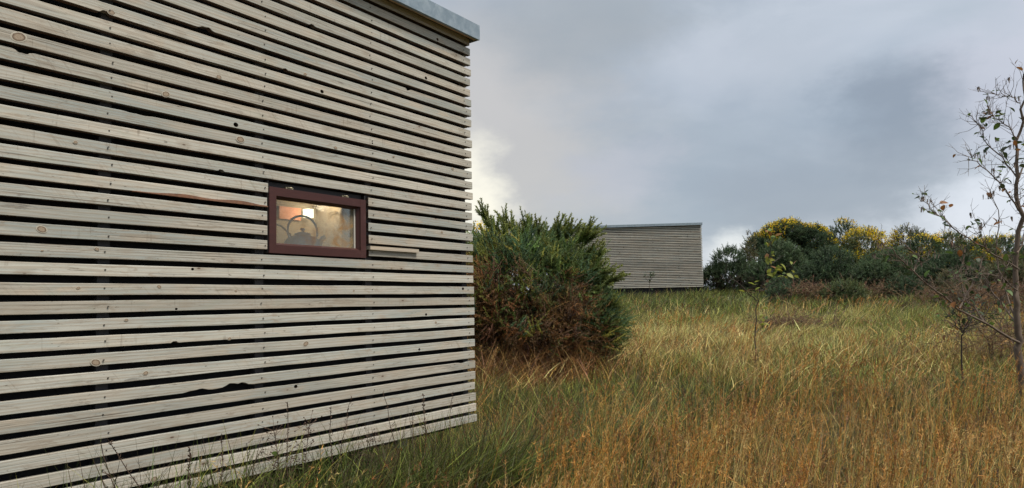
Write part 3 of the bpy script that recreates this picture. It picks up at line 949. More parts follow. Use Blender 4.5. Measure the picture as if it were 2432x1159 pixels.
def far_bush(px0, px1, pytop, yy, label, flower=0.0, tone='dark', seed=0, umbrella=False, count=4200, group='gorse bushes along the far side of the field', sc=1.0):
    rs = np.random.RandomState(seed); rng = random.Random(seed)
    pc = (px0 + px1) / 2
    top = at(pc, pytop, yy)
    w = (px1 - px0) / FPX * yy
    gz = ground(top.x, yy)
    h = top.z - gz
    root = empty('gorse_bush', (top.x, yy, gz))
    tag(root, label, 'bush', group)
    lobes = []
    if umbrella:
        for i in range(9):
            t = (i + .5) / 9 * 2 - 1
            lobes.append((t * w * .44, rng.uniform(-.3, .3), h * (.86 - .16 * abs(t) ** 2) + rng.uniform(-.12, .06) - .22, w * .15, w * .2, h * rng.uniform(.10, .16)))
        lobes.append((-.3 * w, .1, h * .62, w * .2, w * .2, h * .13)); lobes.append((.36 * w, .1, h * .55, w * .2, w * .2, h * .18))
    else:
        for i in range(10):
            t = rng.uniform(-1, 1); f = 1 - .38 * abs(t) ** 1.7
            rz_ = h * rng.uniform(.18, .30)
            lobes.append((t * w * .40, rng.uniform(-.5, .5), max(rz_ * .6, h * f * rng.uniform(.45, 1.0) - rz_), w * rng.uniform(.13, .22), w * rng.uniform(.16, .25), rz_))
        lobes.append((0, 0, h * .74, w * .24, w * .3, h * .25)); lobes.append((0, 0, h * .35, w * .42, w * .35, h * .35))
    limbs(root, (0, 0, 0), lobes, rng, M['bark_dark'], .05, 'trunk', 16)
    P, O = lobe_points(lobes, count, rs, .6)
    k = P[:, 2] > .05; P, O = P[k], O[k]; n = len(P)
    A = {'dark': (.056, .084, .040), 'mid': (.082, .118, .054), 'olive': (.105, .12, .042), 'rusty': (.12, .105, .045), 'yellow': (.24, .235, .06)}[tone]
    cols = jit(np.array(A), n, rs, .3)
    alt = rs.rand(n) < .25
    cols[alt] = jit(np.array((.105, .145, .070)), int(alt.sum()), rs)
    br = (P[:, 2] < h * .35) & (rs.rand(n) < .5)
    cols[br] = jit(np.array((.11, .08, .055)), int(br.sum()), rs)
    Dv = unit(O * .7 + [0, 0, .55] + .45 * rs.randn(n, 3))
    V, T, C = shoots(P, Dv, (.16 + .2 * rs.rand(n)) * sc, cols, 15, .085 * sc, .024 * sc, .012 * sc, rs, np.array(A) * 1.7)
    link('foliage', tri_mesh('foliage', V, T, C, M['shoot']), root, kind='stuff')
    if flower > 0:
        Q, O2 = lobe_points(lobes, 9000, rs, .93)
        nz = np.sin(Q[:, 0] * 3.1 + seed) + np.sin(Q[:, 2] * 6.3 + Q[:, 0] * 2.2) + np.sin(Q[:, 1] * 2.9) * .6
        k = (nz + 1.6 * (O2[:, 2] - .35) - .6 * (Q[:, 2] < h * .5) > 1.75 - 1.5 * flower + .5 * rs.randn(len(Q))) & (O2[:, 2] > -.25) & (Q[:, 2] > h * .38)
        Q, O2 = Q[k], O2[k]
        m_ = len(Q)
        Q = Q + O2 * (.06 + .16 * rs.rand(m_, 1))
        Vs = []
        for s_ in range(4):
            c = Q + .05 * rs.randn(m_, 3)
            a = unit(rs.randn(m_, 3)); b = unit(np.cross(a, rs.randn(m_, 3)))
            s2 = .018 + .016 * rs.rand(m_, 1)
            Vs.append(np.stack([c + a * s2, c - a * s2 * .6 + b * s2, c - a * s2 * .6 - b * s2], 1))
        V = np.concatenate(Vs).reshape(-1, 3)
        T = np.arange(len(V)).reshape(-1, 3)
        base = jit(np.array((.88, .60, .02)), len(T), rs, .15)
        rusty = rs.rand(len(T)) < .15
        base[rusty] = jit(np.array((.42, .22, .03)), int(rusty.sum()), rs)
        link('blossom', tri_mesh('blossom', V, T, np.repeat(base, 3, 0), M['petal']), root, kind='stuff')


far_bush(1660, 1800, 592, 30.5, 'low dark green gorse touching the right end of the far cabin', 0, 'dark', 21)
far_bush(1786, 1962, 519, 32.0, 'tallest gorse with flat crown thick with yellow blossom', .95, 'dark', 22, True, 6000)
far_bush(1758, 1800, 548, 31.0, 'narrow brownish gorse tuft left of the tallest yellow crown', .05, 'rusty', 23, False, 700)
far_bush(1772, 1915, 574, 28.0, 'rounded blue green gorse below the tallest yellow crown', 0, 'mid', 24)
far_bush(1940, 2062, 526, 32.0, 'knobbly gorse with a dark tuft on top, right of the tallest yellow crown', .35, 'dark', 25)
far_bush(1960, 2142, 548, 30.5, 'broad gorse with yellow blossom across its whole top, mid hedge', .85, 'olive', 26, False, 4200)
far_bush(1890, 2060, 592, 26.5, 'dark rounded gorse without blossom in front of the broad yellow one', 0, 'dark', 27)
far_bush(2030, 2185, 598, 26.5, 'grey green gorse over brown bracken, middle of the front row', 0, 'mid', 28)
far_bush(2090, 2215, 541, 32.5, 'rusty tipped gorse with scattered yellow blossom near hedge middle', .8, 'rusty', 29)
far_bush(2180, 2320, 556, 31.0, 'olive gorse with two small yellow patches left of the bare tree', .4, 'olive', 30)
far_bush(2170, 2340, 606, 26.0, 'low dark gorse in the front row left of the bare tree', 0, 'dark', 31)
far_bush(2285, 2470, 566, 30.0, 'dark gorse right behind the bare tree', .1, 'dark', 32)
far_bush(2330, 2520, 612, 23.5, 'dull brown green gorse low behind the bare tree trunk', 0, 'rusty', 33)
far_bush(1085, 1215, 548, 13.5, 'yellow green gorse glimpsed between near cabin corner and spiky bush', .1, 'yellow', 34, False, 3600, sc=.6)  # yellow tone stands in for warm backlight on this bush
far_bush(2480, 2700, 575, 28.0, 'dark gorse beyond the right edge of the hedge', .2, 'dark', 35, False, 2000)
far_bush(1230, 1420, 585, 33.5, 'dark gorse standing behind the far cabin', .0, 'dark', 36, False, 2000)


far_bush(1880, 2010, 548, 31.5, 'dark gorse filling the hollow between the two yellow crowns', .3, 'dark', 37)
far_bush(2110, 2270, 566, 30.0, 'dense dark gorse with sparse yellow specks, right half of the hedge', .45, 'dark', 38)
far_bush(2250, 2400, 572, 28.5, 'olive gorse filling the hedge just left of the bare tree', .4, 'olive', 39)
far_bush(1800, 1900, 590, 29.5, 'dark gorse packed between the far cabin gorse and the tallest crown', 0, 'dark', 40, False, 2500)

far_bush(1950, 2056, 672, 21.5, 'small low green gorse mound in the rough grass before the hedge', 0, 'olive', 41, False, 700, sc=.8)
far_bush(2095, 2190, 656, 23.0, 'small pointed dark gorse mound standing out before the hedge middle', 0, 'dark', 42, False, 900, sc=.8)
far_bush(2215, 2300, 648, 19.5, 'small brownish gorse mound left of the alder branch tips', 0, 'rusty', 43, False, 900, sc=.8)
far_bush(1815, 1900, 664, 22.5, 'lowest dark gorse mound behind the lone sapling', 0, 'dark', 44, False, 700, sc=.8)

# dead bracken clumps at the hedge foot
def bracken(px, py, yy, w, h, label, seed):
    rs = np.random.RandomState(seed)
    p = at(px, py, yy); gz = ground(p.x, yy)
    root = empty('bracken_clump', (p.x, yy, gz)); tag(root, label, 'bracken', 'dead bracken at the foot of the hedge')
    n = 420
    P = np.stack([w * .5 * rs.randn(n) * .6, .4 * rs.randn(n), np.abs(rs.rand(n)) * h * .7], 1)
    Dv = unit(rs.randn(n, 3) * [1, 1, .5] + [0, 0, .25])
    V, T, C = shoots(P, Dv, .25 + .3 * rs.rand(n), jit(np.array((.22, .135, .075)), n, rs), 14, .0045 * yy, .0008 * yy, .0004 * yy, rs)
    link('dead_fronds', tri_mesh('dead_fronds', V, T, C, M['shoot']), root, kind='stuff')
    b = MB()
    for i in range(14):
        x, y = w * .4 * rs.randn() * .6, .25 * rs.randn()
        b.tube([(x, y, 0), (x + .1 * rs.randn(), y, h * .5), (x + .25 * rs.randn(), y + .1, h * .95)], [.008, .006, .003], 4, False)
    b.build('stems', M['stalk'], root)


bracken(1925, 690, 22.0, 1.5, .75, 'pale brown bracken clump under the dark rounded gorse', 51)
bracken(2095, 685, 23.5, 2.2, .6, 'wide reddish bracken under the grey green gorse', 52)
bracken(2290, 690, 19.0, 2.2, .8, 'brown bracken tangle left of the bare tree trunk', 53)
bracken(2400, 700, 16.0, 1.6, .9, 'tall brown bracken close behind the bare tree trunk', 54)
bracken(2385, 740, 8.6, 1.3, .75, 'brown tangle of dead stems round the foot of the bare tree', 56)
bracken(1870, 745, 14.0, 1.3, .25, 'flattened heap of dead bracken in the open field', 55)


# ------------------------------------------------------------------ grass
def blades(X, Y, Hh, Wd, lean, curve, col, rs, windx=.0, zoff=None):
    n = len(X)
    Z = ground_np(X, Y) - .02
    az = rs.rand(n) * 2 * PI
    ld_ = np.stack([np.cos(az), np.sin(az), np.zeros(n)], 1) * lean[:, None] + np.array([windx, windx * .1, 0])
    if zoff is not None: ld_ = ld_ + np.concatenate([zoff, np.zeros((n, 1))], 1)
    root = np.stack([X, Y, Z], 1)
    wa = rs.rand(n) * 2 * PI
    # blades mostly show their flat side somewhere; random facing
    wv = np.stack([np.cos(wa), np.sin(wa), np.zeros(n)], 1)
    lv = [0, .4, .75, 1.0]; wf = [1, .85, .5, 0]
    pts = []
    for t, f in zip(lv, wf):
        c = root + Hh[:, None] * (np.array([0, 0, 1.0]) * (t - curve[:, None] * .45 * t * t) + ld_ * (t * .45 + curve[:, None] * t * t * .9))
        if f > 0:
            pts += [c - wv * (Wd * f / 2)[:, None], c + wv * (Wd * f / 2)[:, None]]
        else:
            pts.append(c)
    V = np.stack(pts, 1).reshape(-1, 3)
    base = (np.arange(n) * 7)[:, None, None]
    T = (base + np.array([[0, 1, 3], [0, 3, 2], [2, 3, 5], [2, 5, 4], [4, 5, 6]])[None]).reshape(-1, 3)
    C = np.repeat(col, 7, 0)
    tipp = root + Hh[:, None] * (np.array([0, 0, 1.0]) * (1 - curve[:, None] * .45) + ld_ * (.45 + curve[:, None] * .9))
    return V, T, C, tipp, ld_


def scatter(n, y0, y1, rs, power=1.0, spread=(-.62, .84)):
    """random points of the field ahead, evenly spread over the ground"""
    Y = np.sqrt(y0 * y0 + (y1 * y1 - y0 * y0) * rs.rand(n))
    X = Y * (spread[0] + (spread[1] - spread[0]) * rs.rand(n))
    k = ~in_cabins(X, Y)
    return X[k], Y[k]


def fld(X, Y, s, ph):
    return (np.sin(X * s + ph) * np.cos(Y * s * .8 + ph * 2) + .6 * np.sin(X * s * 2.3 - Y * s * 1.7 + ph * 3) + .4 * np.sin(X * s * 4.9 + Y * s * 3.7 + ph)) / 2


def gauss(X, Y, cx, cy, sx, sy): return np.exp(-((X - cx) / sx) ** 2 - ((Y - cy) / sy) ** 2)


GR = np.array((.215, .225, .045)); GR2 = np.array((.11, .15, .035)); STRAW = np.array((.74, .57, .21)); ORANGE = np.array((.50, .27, .065)); RUSTG = np.array((.34, .155, .055)); LIME = np.array((.42, .40, .08)); DUN = np.array((.46, .35, .125))


def greenness(X, Y):
    g = .74 + .34 * fld(X, Y, 1.1, .7) + .12 * fld(X, Y, 3.3, 2.1)
    g += .75 * gauss(X, Y, 1.05, 7.1, .55, .8) + .35 * gauss(X, Y, .3, 6.4, .8, .9)
    g += .55 * gauss(X, Y, .15, 4.3, .55, .7)
    g += .45 * np.clip((Y - 18) / 4, 0, 1)
    g += .55 * gauss(X, Y, 7.0, 13.5, 2.6, .9)
    g += .3 * gauss(X, Y, 3.9, 6.5, .7, 1.5)
    g -= .48 * gauss(X, Y, 3.0, 12, 3.0, 3.2)
    g -= .3 * gauss(X, Y, 1.6, 3.6, 1.2, 1.0)
    g -= .35 * gauss(X, Y, .1, 7.6, .9, .7)
    g -= .4 * gauss(X, Y, -.05, 5.6, .45, .8)
    g -= .14 * np.clip((6.5 - Y) / 2, 0, 1)
    return np.clip(g, .03, .97)


def pick(X, Y, rs):
    # straw further out, orange and rust near by, green between
    n = len(X)
    g = greenness(X, Y)
    u = rs.rand(n)
    c = np.empty((n, 3))
    straw_w = np.clip((Y - 7.2) / 3, .3, 1.25) * np.clip((24 - Y) / 6, .5, 1)
    v = rs.rand(n)
    near_ = (Y < 7.2)[:, None]
    dry = np.where(near_, np.where((v < .40)[:, None], jit(DUN * np.array((.92, .82, .7)), n, rs, .22), np.where((v < .68)[:, None], jit(ORANGE, n, rs, .22), jit(RUSTG * .9, n, rs, .25))), np.where((v < straw_w * .55)[:, None], jit(STRAW, n, rs, .2), np.where((v < straw_w * .55 + .25)[:, None], jit(DUN, n, rs, .2), np.where((v < np.clip(.80 - (Y - 8) * .03, .6, .82))[:, None], jit(ORANGE, n, rs, .2), jit(RUSTG, n, rs, .2)))))
    v2 = rs.rand(n) * np.clip((Y + 4) / 12, .72, 1.0) * np.where(Y > 18.5, .8, 1.0)
    gr = np.where((v2 < .45)[:, None], jit(GR, n, rs, .2), np.where((v2 < .8)[:, None], jit(GR2, n, rs, .2), jit(LIME, n, rs, .2)))
    c = np.where((u < g)[:, None], gr, dry)
    return c, u < g


def shortness(X, Y):
    lx, ly = cabin_local(X, Y, CORNER, near_rz)
    s = 1 - .5 * np.exp(-(np.clip(-ly, 0, 9) / .5) ** 2) * np.clip((-.5 - lx) / .6, 0, 1)
    s = np.where((ly > -.12) & (lx < .05) & (ly < DEEP), np.minimum(s, .4), s)
    s *= 1 - .55 * gauss(X, Y, 7.0, 13.5, 3.0, .8)
    return s


def add_grass(name, label, parts):
    V = []; T = []; C = []; o = 0
    for v, t, c in parts:
        V.append(v); T.append(t + o); C.append(c); o += len(v)
    me = tri_mesh(name, np.concatenate(V), np.concatenate(T), np.concatenate(C), M['blade'])
    tag(link(name, me), label, 'grass', None, 'stuff')


rs = np.random.RandomState(77)
parts = []
#        tussocks, blades each, loose blades, near, far, heights, widths, bend, tussock radius
for nt, nb_, nl, y0, y1, h0, h1, w0, w1, cv, tr_ in ((2700, 20, 16000, 1.7, 7.5, .11, .38, .0024, .0050, .95, .075), (7400, 17, 20000, 7.5, 17, .15, .40, .0030, .0068, .85, .13), (5400, 14, 12000, 17, 36, .22, .46, .010, .020, .7, .22)):
    TX, TY = scatter(nt, y0, y1, rs)
    tc, tg = pick(TX, TY, rs)
    m_ = len(TX)
    th = rs.rand(m_)
    tlean = .55 * rs.randn(m_, 2) + np.array([.28, 0])
    i = np.repeat(np.arange(m_), nb_)
    off_ = tr_ * rs.randn(len(i), 2)
    LX, LY = scatter(nl, y0, y1, rs)
    lc, lg = pick(LX, LY, rs)
    X = np.concatenate([TX[i] + off_[:, 0], LX]); Y = np.concatenate([TY[i] + off_[:, 1], LY])
    alt, _ = pick(X[:len(i)], Y[:len(i)], rs)
    mixw = np.where(rs.rand(len(i), 1) < .25, 1.0, .0)
    c = np.concatenate([np.clip((tc[i] * (1 - mixw) + alt * mixw) * (1 + .30 * rs.randn(len(i), 1)), .012, .85), lc])
    old = rs.rand(len(c)) < np.where(Y < 7.5, .42, np.where(Y > 18.5, .34, .16))  # dark blades: old thatch, also painting deep shadow into the grass
    c[old] = jit(np.array((.07, .055, .026)), int(old.sum()), rs, .3)
    n_ = len(X)
    lean2 = np.concatenate([tlean[i] + off_ / tr_ * .40 + .30 * rs.randn(len(i), 2), .9 * rs.randn(len(LX), 2) + np.array([.2, 0])])
    q = np.concatenate([th[i] * .75 + .25 * rs.rand(len(i)), rs.rand(len(LX))])
    hh = (h0 + (h1 - h0) * q) * shortness(X, Y) * (.82 + .45 * fld(X, Y, 1.7, 4.0) + .25 * fld(X, Y, 4.1, 1.0) + .45 * np.clip(fld(X, Y, 1.3, 6.0), 0, 1) * (Y > 17))
    k = ~in_cabins(X, Y)
    X, Y, c, lean2, hh = X[k], Y[k], c[k], lean2[k], hh[k]; n_ = len(X)
    v, t, cc, _, _ = blades(X, Y, np.maximum(hh, .06), w0 + (w1 - w0) * rs.rand(n_), .12 + .25 * rs.rand(n_), cv * rs.rand(n_) ** 1.5, c, rs, .0, lean2)
    parts.append((v, t, cc))
add_grass('meadow_grass', 'mixed green and straw coloured meadow grass covering the field', parts)


def seed_stalks(X, Y, Hh, w, col, rs, wind, nseed=9, slen=.03, sw=.004, lean2=None):
    n = len(X)
    v, t, c, tip, ld_ = blades(X, Y, Hh, w, .03 + .10 * rs.rand(n) ** 2, .25 * rs.rand(n), col, rs, wind, lean2)
    out = [(v, t, c)]
    axis = unit(np.array([0, 0, 1.0]) + ld_ * .8)
    q = rs.rand(n, nseed)
    root = tip[:, None] - axis[:, None] * (q * .24 * Hh[:, None])[..., None]
    dv = unit(axis[:, None] * .9 + .55 * rs.randn(n, nseed, 3))
    side = unit(np.cross(dv, rs.randn(n, nseed, 3)))
    sl_ = slen * (.6 + .8 * rs.rand(n, nseed))[..., None]
    V = np.stack([root - side * sw / 2, root + side * sw / 2, root + dv * sl_], 2).reshape(-1, 3)
    T = np.arange(len(V)).reshape(-1, 3)
    sc = np.clip(col * np.array((.72, .62, .6)) * (1 + .25 * rs.randn(n, 1)), .02, .8)
    C = np.repeat(np.repeat(sc, nseed, 0), 3, 0)
    out.append((V, T, C))
    return out


parts = []
#    clumps, stalks each, loose stalks, near, far, heights, stem width, seed length and width, wind, clump radius
for nc_, ns_, nl, y0, y1, h0, h1, w, sl_, sw_, wind, cr in ((400, 13, 1300, 1.9, 5.5, .28, .68, .0030, .022, .0032, .14, .09), (330, 10, 900, 5.5, 11, .30, .62, .0042, .028, .0045, .24, .13), (170, 8, 500, 11, 20, .30, .52, .007, .04, .008, .24, .22)):
    CX_, CY_ = scatter(nc_, y0, y1, rs)
    dens = np.clip((fld(CX_, CY_, 1.4, 1.0) + .6 * fld(CX_, CY_, 3.1, 2.0)) * 1.3 + .35, 0, 1) + .9 * gauss(CX_, CY_, 1.2, 3.3, .9, .9) + .9 * gauss(CX_, CY_, 2.6, 4.8, .9, 1.2) - 1.6 * gauss(CX_, CY_, 1.05, 7.1, .7, .9) - .9 * gauss(CX_, CY_, 7, 13.5, 2.6, .9)
    k = rs.rand(len(CX_)) < dens
    CX_, CY_ = CX_[k], CY_[k]
    m_ = len(CX_)
    ch = rs.rand(m_); cl = np.stack([.12 + .22 * rs.randn(m_), .16 * rs.randn(m_)], 1)
    lod = rs.rand(m_) < .14                   # lodged clumps, blown over to the right
    cl[lod] += np.array([.85, .1])
    pal = np.array(((.62, .32, .075), (.74, .47, .15), (.34, .15, .05), (.68, .53, .21)))[rs.choice(4, m_, p=(.45, .28, .15, .12))]
    i = np.repeat(np.arange(m_), ns_)
    LX, LY = scatter(nl, y0, y1, rs)
    X = np.concatenate([CX_[i] + cr * rs.randn(len(i)), LX]); Y = np.concatenate([CY_[i] + cr * rs.randn(len(i)), LY])
    q = np.concatenate([.65 * ch[i] + .35 * rs.rand(len(i)), .6 * rs.rand(len(LX))])
    lean2 = np.concatenate([cl[i] + .15 * rs.randn(len(i), 2), .75 * rs.randn(len(LX), 2)])
    lp = np.array(((.44, .25, .075), (.26, .13, .055), (.50, .36, .13)))[rs.choice(3, len(LX))]
    col = np.concatenate([pal[i], lp]); col = np.clip(col * (1 + .2 * rs.randn(len(col), 1)), .02, .8)
    lx, ly = cabin_local(X, Y, CORNER, near_rz)
    k = ~in_cabins(X, Y) & ~((ly > -.75) & (lx < .02) & (rs.rand(len(X)) < .95))
    X, Y, q, lean2, col = X[k], Y[k], q[k], lean2[k], col[k]
    parts += seed_stalks(X, Y, h0 + (h1 - h0) * q, np.full(len(X), w), col, rs, wind, 15, sl_, sw_, lean2)
add_grass('seeding_grass', 'tall orange brown grass stalks with feathery seed heads', parts)

# old straw lying flat over the other grass
X, Y = scatter(9000, 2.2, 13, rs)
k = rs.rand(len(X)) < np.clip(fld(X, Y, 2.2, 5.0) * 1.6 + .25, 0, 1)
X, Y = X[k], Y[k]; n_ = len(X)
az_ = .5 + .9 * rs.randn(n_)
ln2 = np.stack([np.cos(az_), np.sin(az_)], 1) * (1.2 + 1.6 * rs.rand(n_, 1))
v, t, cc, _, _ = blades(X, Y, .10 + .12 * rs.rand(n_), (.0022 + .0016 * rs.rand(n_)) * np.clip(Y / 4, 1, 2.5), .1 * rs.rand(n_), .8 * rs.rand(n_), np.where((rs.rand(n_, 1) < .5) & (Y > 6.5)[:, None], jit(STRAW, n_, rs, .25), np.where(rs.rand(n_, 1) < .5, jit(ORANGE, n_, rs, .3), jit(RUSTG, n_, rs, .3))), rs, .0, ln2)
v = v + np.repeat(np.stack([np.zeros(n_), np.zeros(n_), .05 + .17 * rs.rand(n_)], 1), 7, 0)
add_grass('flattened_straw', 'pale old straw lying flat across the meadow grass', [(v, t, cc)])

# green fringe at the foot of the near wall
n_ = 10500
t_ = -3.0 * rs.rand(n_); o_ = .50 * rs.rand(n_) - .62 + .35 * rs.rand(n_)
X = CORNER.x + CD.x * t_ - CN.x * o_; Y = CORNER.y + CD.y * t_ - CN.y * o_
c = np.where(rs.rand(n_, 1) < .5, jit(GR2 * .75, n_, rs, .3), np.where(rs.rand(n_, 1) < .6, jit(np.array((.075, .055, .028)), n_, rs, .3), jit(np.where(rs.rand(n_, 1) < .5, GR, ORANGE)[0], n_, rs, .3)))
v, t, cc, _, _ = blades(X, Y, (.17 + .34 * rs.rand(n_) ** 1.5) * np.clip(1.25 + .5 * fld(X, Y, 3.0, 2.0), .5, 1.4), .003 + .004 * rs.rand(n_), .3 + .8 * rs.rand(n_), 1.0 * rs.rand(n_), c, rs, .15)
add_grass('wall_grass', 'short dark green grass along the foot of the near cabin', [(v, t, cc)])

# dry tangle round the foot of the spiky bush
X = .10 + .62 * rs.randn(1500); Y = 8.1 + .35 * rs.randn(1500)
k = ~in_cabins(X, Y, .2); X, Y = X[k], Y[k]; n_ = len(X)
v, t, c, _, _ = blades(X, Y, .22 + .42 * rs.rand(n_), np.full(n_, .007), .5 + 1.0 * rs.rand(n_), .9 * rs.rand(n_), np.where(rs.rand(n_, 1) < .5, jit(np.array((.34, .18, .065)), n_, rs, .3), jit(np.array((.17, .09, .045)), n_, rs, .3)), rs, .1)
add_grass('dead_grass', 'rust brown dead grass tangled round the foot of the spiky bush', [(v, t, c)])

# ------------------------------------------------------------------ leaves, sapling, bare tree
lm = []
for mk in ('leaf_green', 'leaf_dark', 'leaf_lime', 'leaf_brown'):
    for fold in (.18, .5):
        b = MB()
        prof = [(0, .0), (.18, .30), (.42, .42), (.68, .34), (.88, .16), (1.0, 0)]
        for x, w_ in prof:
            dz_ = -.25 * x * x
            b.v += [(x, -w_ * .72, dz_ + fold * w_ * .6), (x, 0, dz_), (x, w_ * .72, dz_ + fold * w_ * .6)]
        for i in range(len(prof) - 1):
            for j in (0, 1):
                b.f.append((i * 3 + j, i * 3 + j + 1, i * 3 + 4 + j, i * 3 + 3 + j)); b.sm.append(True)
        lm.append(b.mesh('leaf', M[mk]))
LEAF = {'green': lm[0:2], 'dark': lm[2:4], 'lime': lm[4:6], 'brown': lm[6:8]}


def put_leaf(root, p, d, size, kinds, rng):
    o = link('leaf', rng.choice(LEAF[rng.choice(kinds)]), root)
    q = Vector(d).normalized().to_track_quat('X', 'Z').to_euler()
    o.location = p
    o.rotation_euler = (q[0] + rng.uniform(-.8, .8), q[1], q[2])
    o.scale = (size, size * rng.uniform(.8, 1.1), size)


def wiggle(pts, rng, amt, sub=3):
    out = []
    for i in range(len(pts) - 1):
        for k in range(sub):
            t = k / sub
            p = pts[i].lerp(pts[i + 1], t)
            if k or i: p = p + Vector((rng.gauss(0, amt), rng.gauss(0, amt), rng.gauss(0, amt)))
            out.append(p)
    out.append(pts[-1])
    return out


def plant(name, base_px, yy, limbs_, label, cat, seed, bark, leaf_n, leaf_size, kinds, twig_n, twig_len, twig_r=.003, catkins=0, first='trunk', second='branch'):
    """limbs_: list of (radius start, radius end, [(px, py, dy), ...]); the first is the trunk"""
    rng = random.Random(seed)
    b0 = at(base_px[0], base_px[1], yy)
    gz = ground(b0.x, yy)
    org = Vector((b0.x, yy, gz))
    root = empty(name, org)
    tag(root, label, cat)
    tips = []
    tw = MB()
    allp = []
    for i, (r0, r1, pp_) in enumerate(limbs_):
        pts = [at(px, py, yy + dy) - org for px, py, dy in pp_]
        if i == 0: pts = [Vector((pts[0].x, pts[0].y, -.12))] + pts
        pts = wiggle(pts, rng, (r0 * .12 + .006))
        n = len(pts)
        rad = [r0 + (r1 - r0) * (k / (n - 1)) ** .8 for k in range(n)]
        b = MB(); b.tube(pts, rad, 8 if r0 > .015 else 6); b.build(first if i == 0 else second, bark, root)
        for k in range(1 if i else n // 3, n):
            allp.append((pts[k], (pts[k] - pts[k - 1]).normalized(), k / n))
    sites = []
    for j in range(twig_n):
        p, d, t = rng.choice(allp)
        q = Vector((rng.gauss(0, 1), rng.gauss(0, 1), rng.gauss(.35, .7))).normalized()
        d2 = (d * .55 + q * .8).normalized()
        L = twig_len * rng.uniform(.4, 1.3)
        m_ = p + d2 * L * .5 + Vector((rng.gauss(0, .012), rng.gauss(0, .012), rng.gauss(0, .012)))
        e = m_ + (d2 + Vector((0, 0, .25)) + Vector((rng.gauss(0, .25), rng.gauss(0, .25), rng.gauss(0, .25)))).normalized() * L * .5
        tw.tube([p, m_, e], [twig_r, twig_r * .75, twig_r * .4], 4, False)
        sites += [(m_, d2), (e, d2), (p.lerp(m_, .6), d2)]
        for s_ in range(2):
            q2 = (d2 + Vector((rng.gauss(0, .8), rng.gauss(0, .8), rng.gauss(0, .8)))).normalized()
            st_ = m_.lerp(e, rng.random()); e2 = st_ + q2 * L * .35
            tw.tube([st_, e2], [twig_r * .6, twig_r * .3], 3, False)
            sites.append((e2, q2))
        if catkins and rng.random() < catkins:
            for s_ in range(3):
                c0 = e + Vector((rng.gauss(0, .012), rng.gauss(0, .012), 0))
                tw.tube([c0, c0 + Vector((0, 0, -.015)), c0 + Vector((rng.gauss(0, .006), 0, -.045))], [.0025, .0045, .002], 5, True)
    tw.build('twigs', bark, root, kind='stuff')
    for j in range(leaf_n):
        p, d = rng.choice(sites)
        q = (d * .5 + Vector((rng.gauss(.2, .6), rng.gauss(0, .6), rng.gauss(-.1, .5)))).normalized()
        put_leaf(root, p, q, leaf_size * rng.uniform(.6, 1.35), kinds, rng)
    return root, org


# sapling in the open field
plant('sapling', (1794, 800), 8.4,
      [(.0075, .003, [(1794, 800, 0), (1795, 735, 0), (1800, 705, 0), (1812, 672, .03), (1824, 625, .05), (1830, 590, .03), (1838, 556, 0)]),
       (.006, .0025, [(1797, 715, 0), (1776, 690, -.1), (1746, 668, -.15), (1720, 650, -.2), (1728, 622, -.2)]),
       (.005, .002, [(1808, 690, 0), (1840, 668, .1), (1868, 655, .15)]), (.005, .002, [(1816, 655, 0), (1842, 640, .1), (1880, 632, .1)]),
       (.005, .002, [(1822, 630, 0), (1850, 612, .1), (1866, 604, .1)]), (.004, .002, [(1794, 790, 0), (1815, 775, .1), (1832, 748, .15)])],
      'thin sapling with sparse lime and yellow leaves alone in the open field', 'sapling', 61, M['bark_dark'], 80, .075, ['lime', 'lime', 'lime', 'green', 'brown'], 26, .12, .0022)

# bare autumn tree at the right edge
plant('alder_tree', (2420, 830), 6.2,
      [(.033, .007, [(2420, 830, 0), (2416, 770, 0), (2410, 700, .02), (2416, 620, .03), (2421, 517, .02), (2414, 440, 0), (2414, 383, 0), (2420, 310, .02), (2428, 235, 0), (2432, 175, 0)]),
       (.011, .003, [(2424, 815, 0), (2350, 775, -.2), (2279, 732, -.35), (2225, 692, -.45), (2170, 645, -.5), (2128, 605, -.55), (2089, 570, -.6)]),
       (.008, .0025, [(2420, 640, 0), (2368, 608, -.1), (2319, 578, -.2), (2263, 542, -.3), (2220, 505, -.3), (2194, 478, -.35)]),
       (.009, .003, [(2414, 760, 0), (2390, 700, .15), (2372, 640, .25), (2366, 580, .3), (2378, 520, .3), (2352, 452, .3)]),
       (.008, .0025, [(2419, 500, 0), (2388, 452, -.1), (2355, 415, -.15), (2320, 385, -.2), (2300, 372, -.2)]),
       (.007, .0025, [(2414, 420, 0), (2380, 375, .1), (2345, 345, .1), (2326, 300, .1), (2318, 290, .1)]),
       (.006, .002, [(2418, 330, 0), (2395, 300, 0), (2362, 280, -.05), (2350, 268, -.05)]),
       (.005, .002, [(2424, 245, 0), (2405, 230, 0), (2378, 222, 0), (2362, 230, 0)]),
       (.008, .0025, [(2416, 770, 0), (2360, 700, .3), (2330, 650, .4), (2300, 640, .45), (2260, 655, .5)]),
       (.009, .003, [(2340, 770, -.2), (2300, 715, -.1), (2275, 660, 0), (2290, 600, .05), (2262, 575, .05)]),
       (.007, .0025, [(2279, 732, -.35), (2300, 690, -.3), (2322, 650, -.25), (2345, 600, -.2), (2330, 545, -.2)]),
       (.007, .0025, [(2416, 600, 0), (2440, 540, .1), (2470, 470, .1), (2490, 400, .1)]), (.007, .0025, [(2414, 430, 0), (2440, 380, .1), (2470, 320, .1)]),
       (.006, .002, [(2170, 645, -.5), (2185, 610, -.45), (2150, 588, -.45)]), (.006, .002, [(2416, 690, 0), (2380, 660, -.2), (2335, 648, -.35), (2290, 668, -.45)])],
      'nearly bare young alder tree with a few dark leaves at the right edge', 'tree', 62, M['bark_tree'], 295, .056, ['dark', 'dark', 'dark', 'dark', 'green', 'green', 'brown'], 520, .17, .0024, .16)

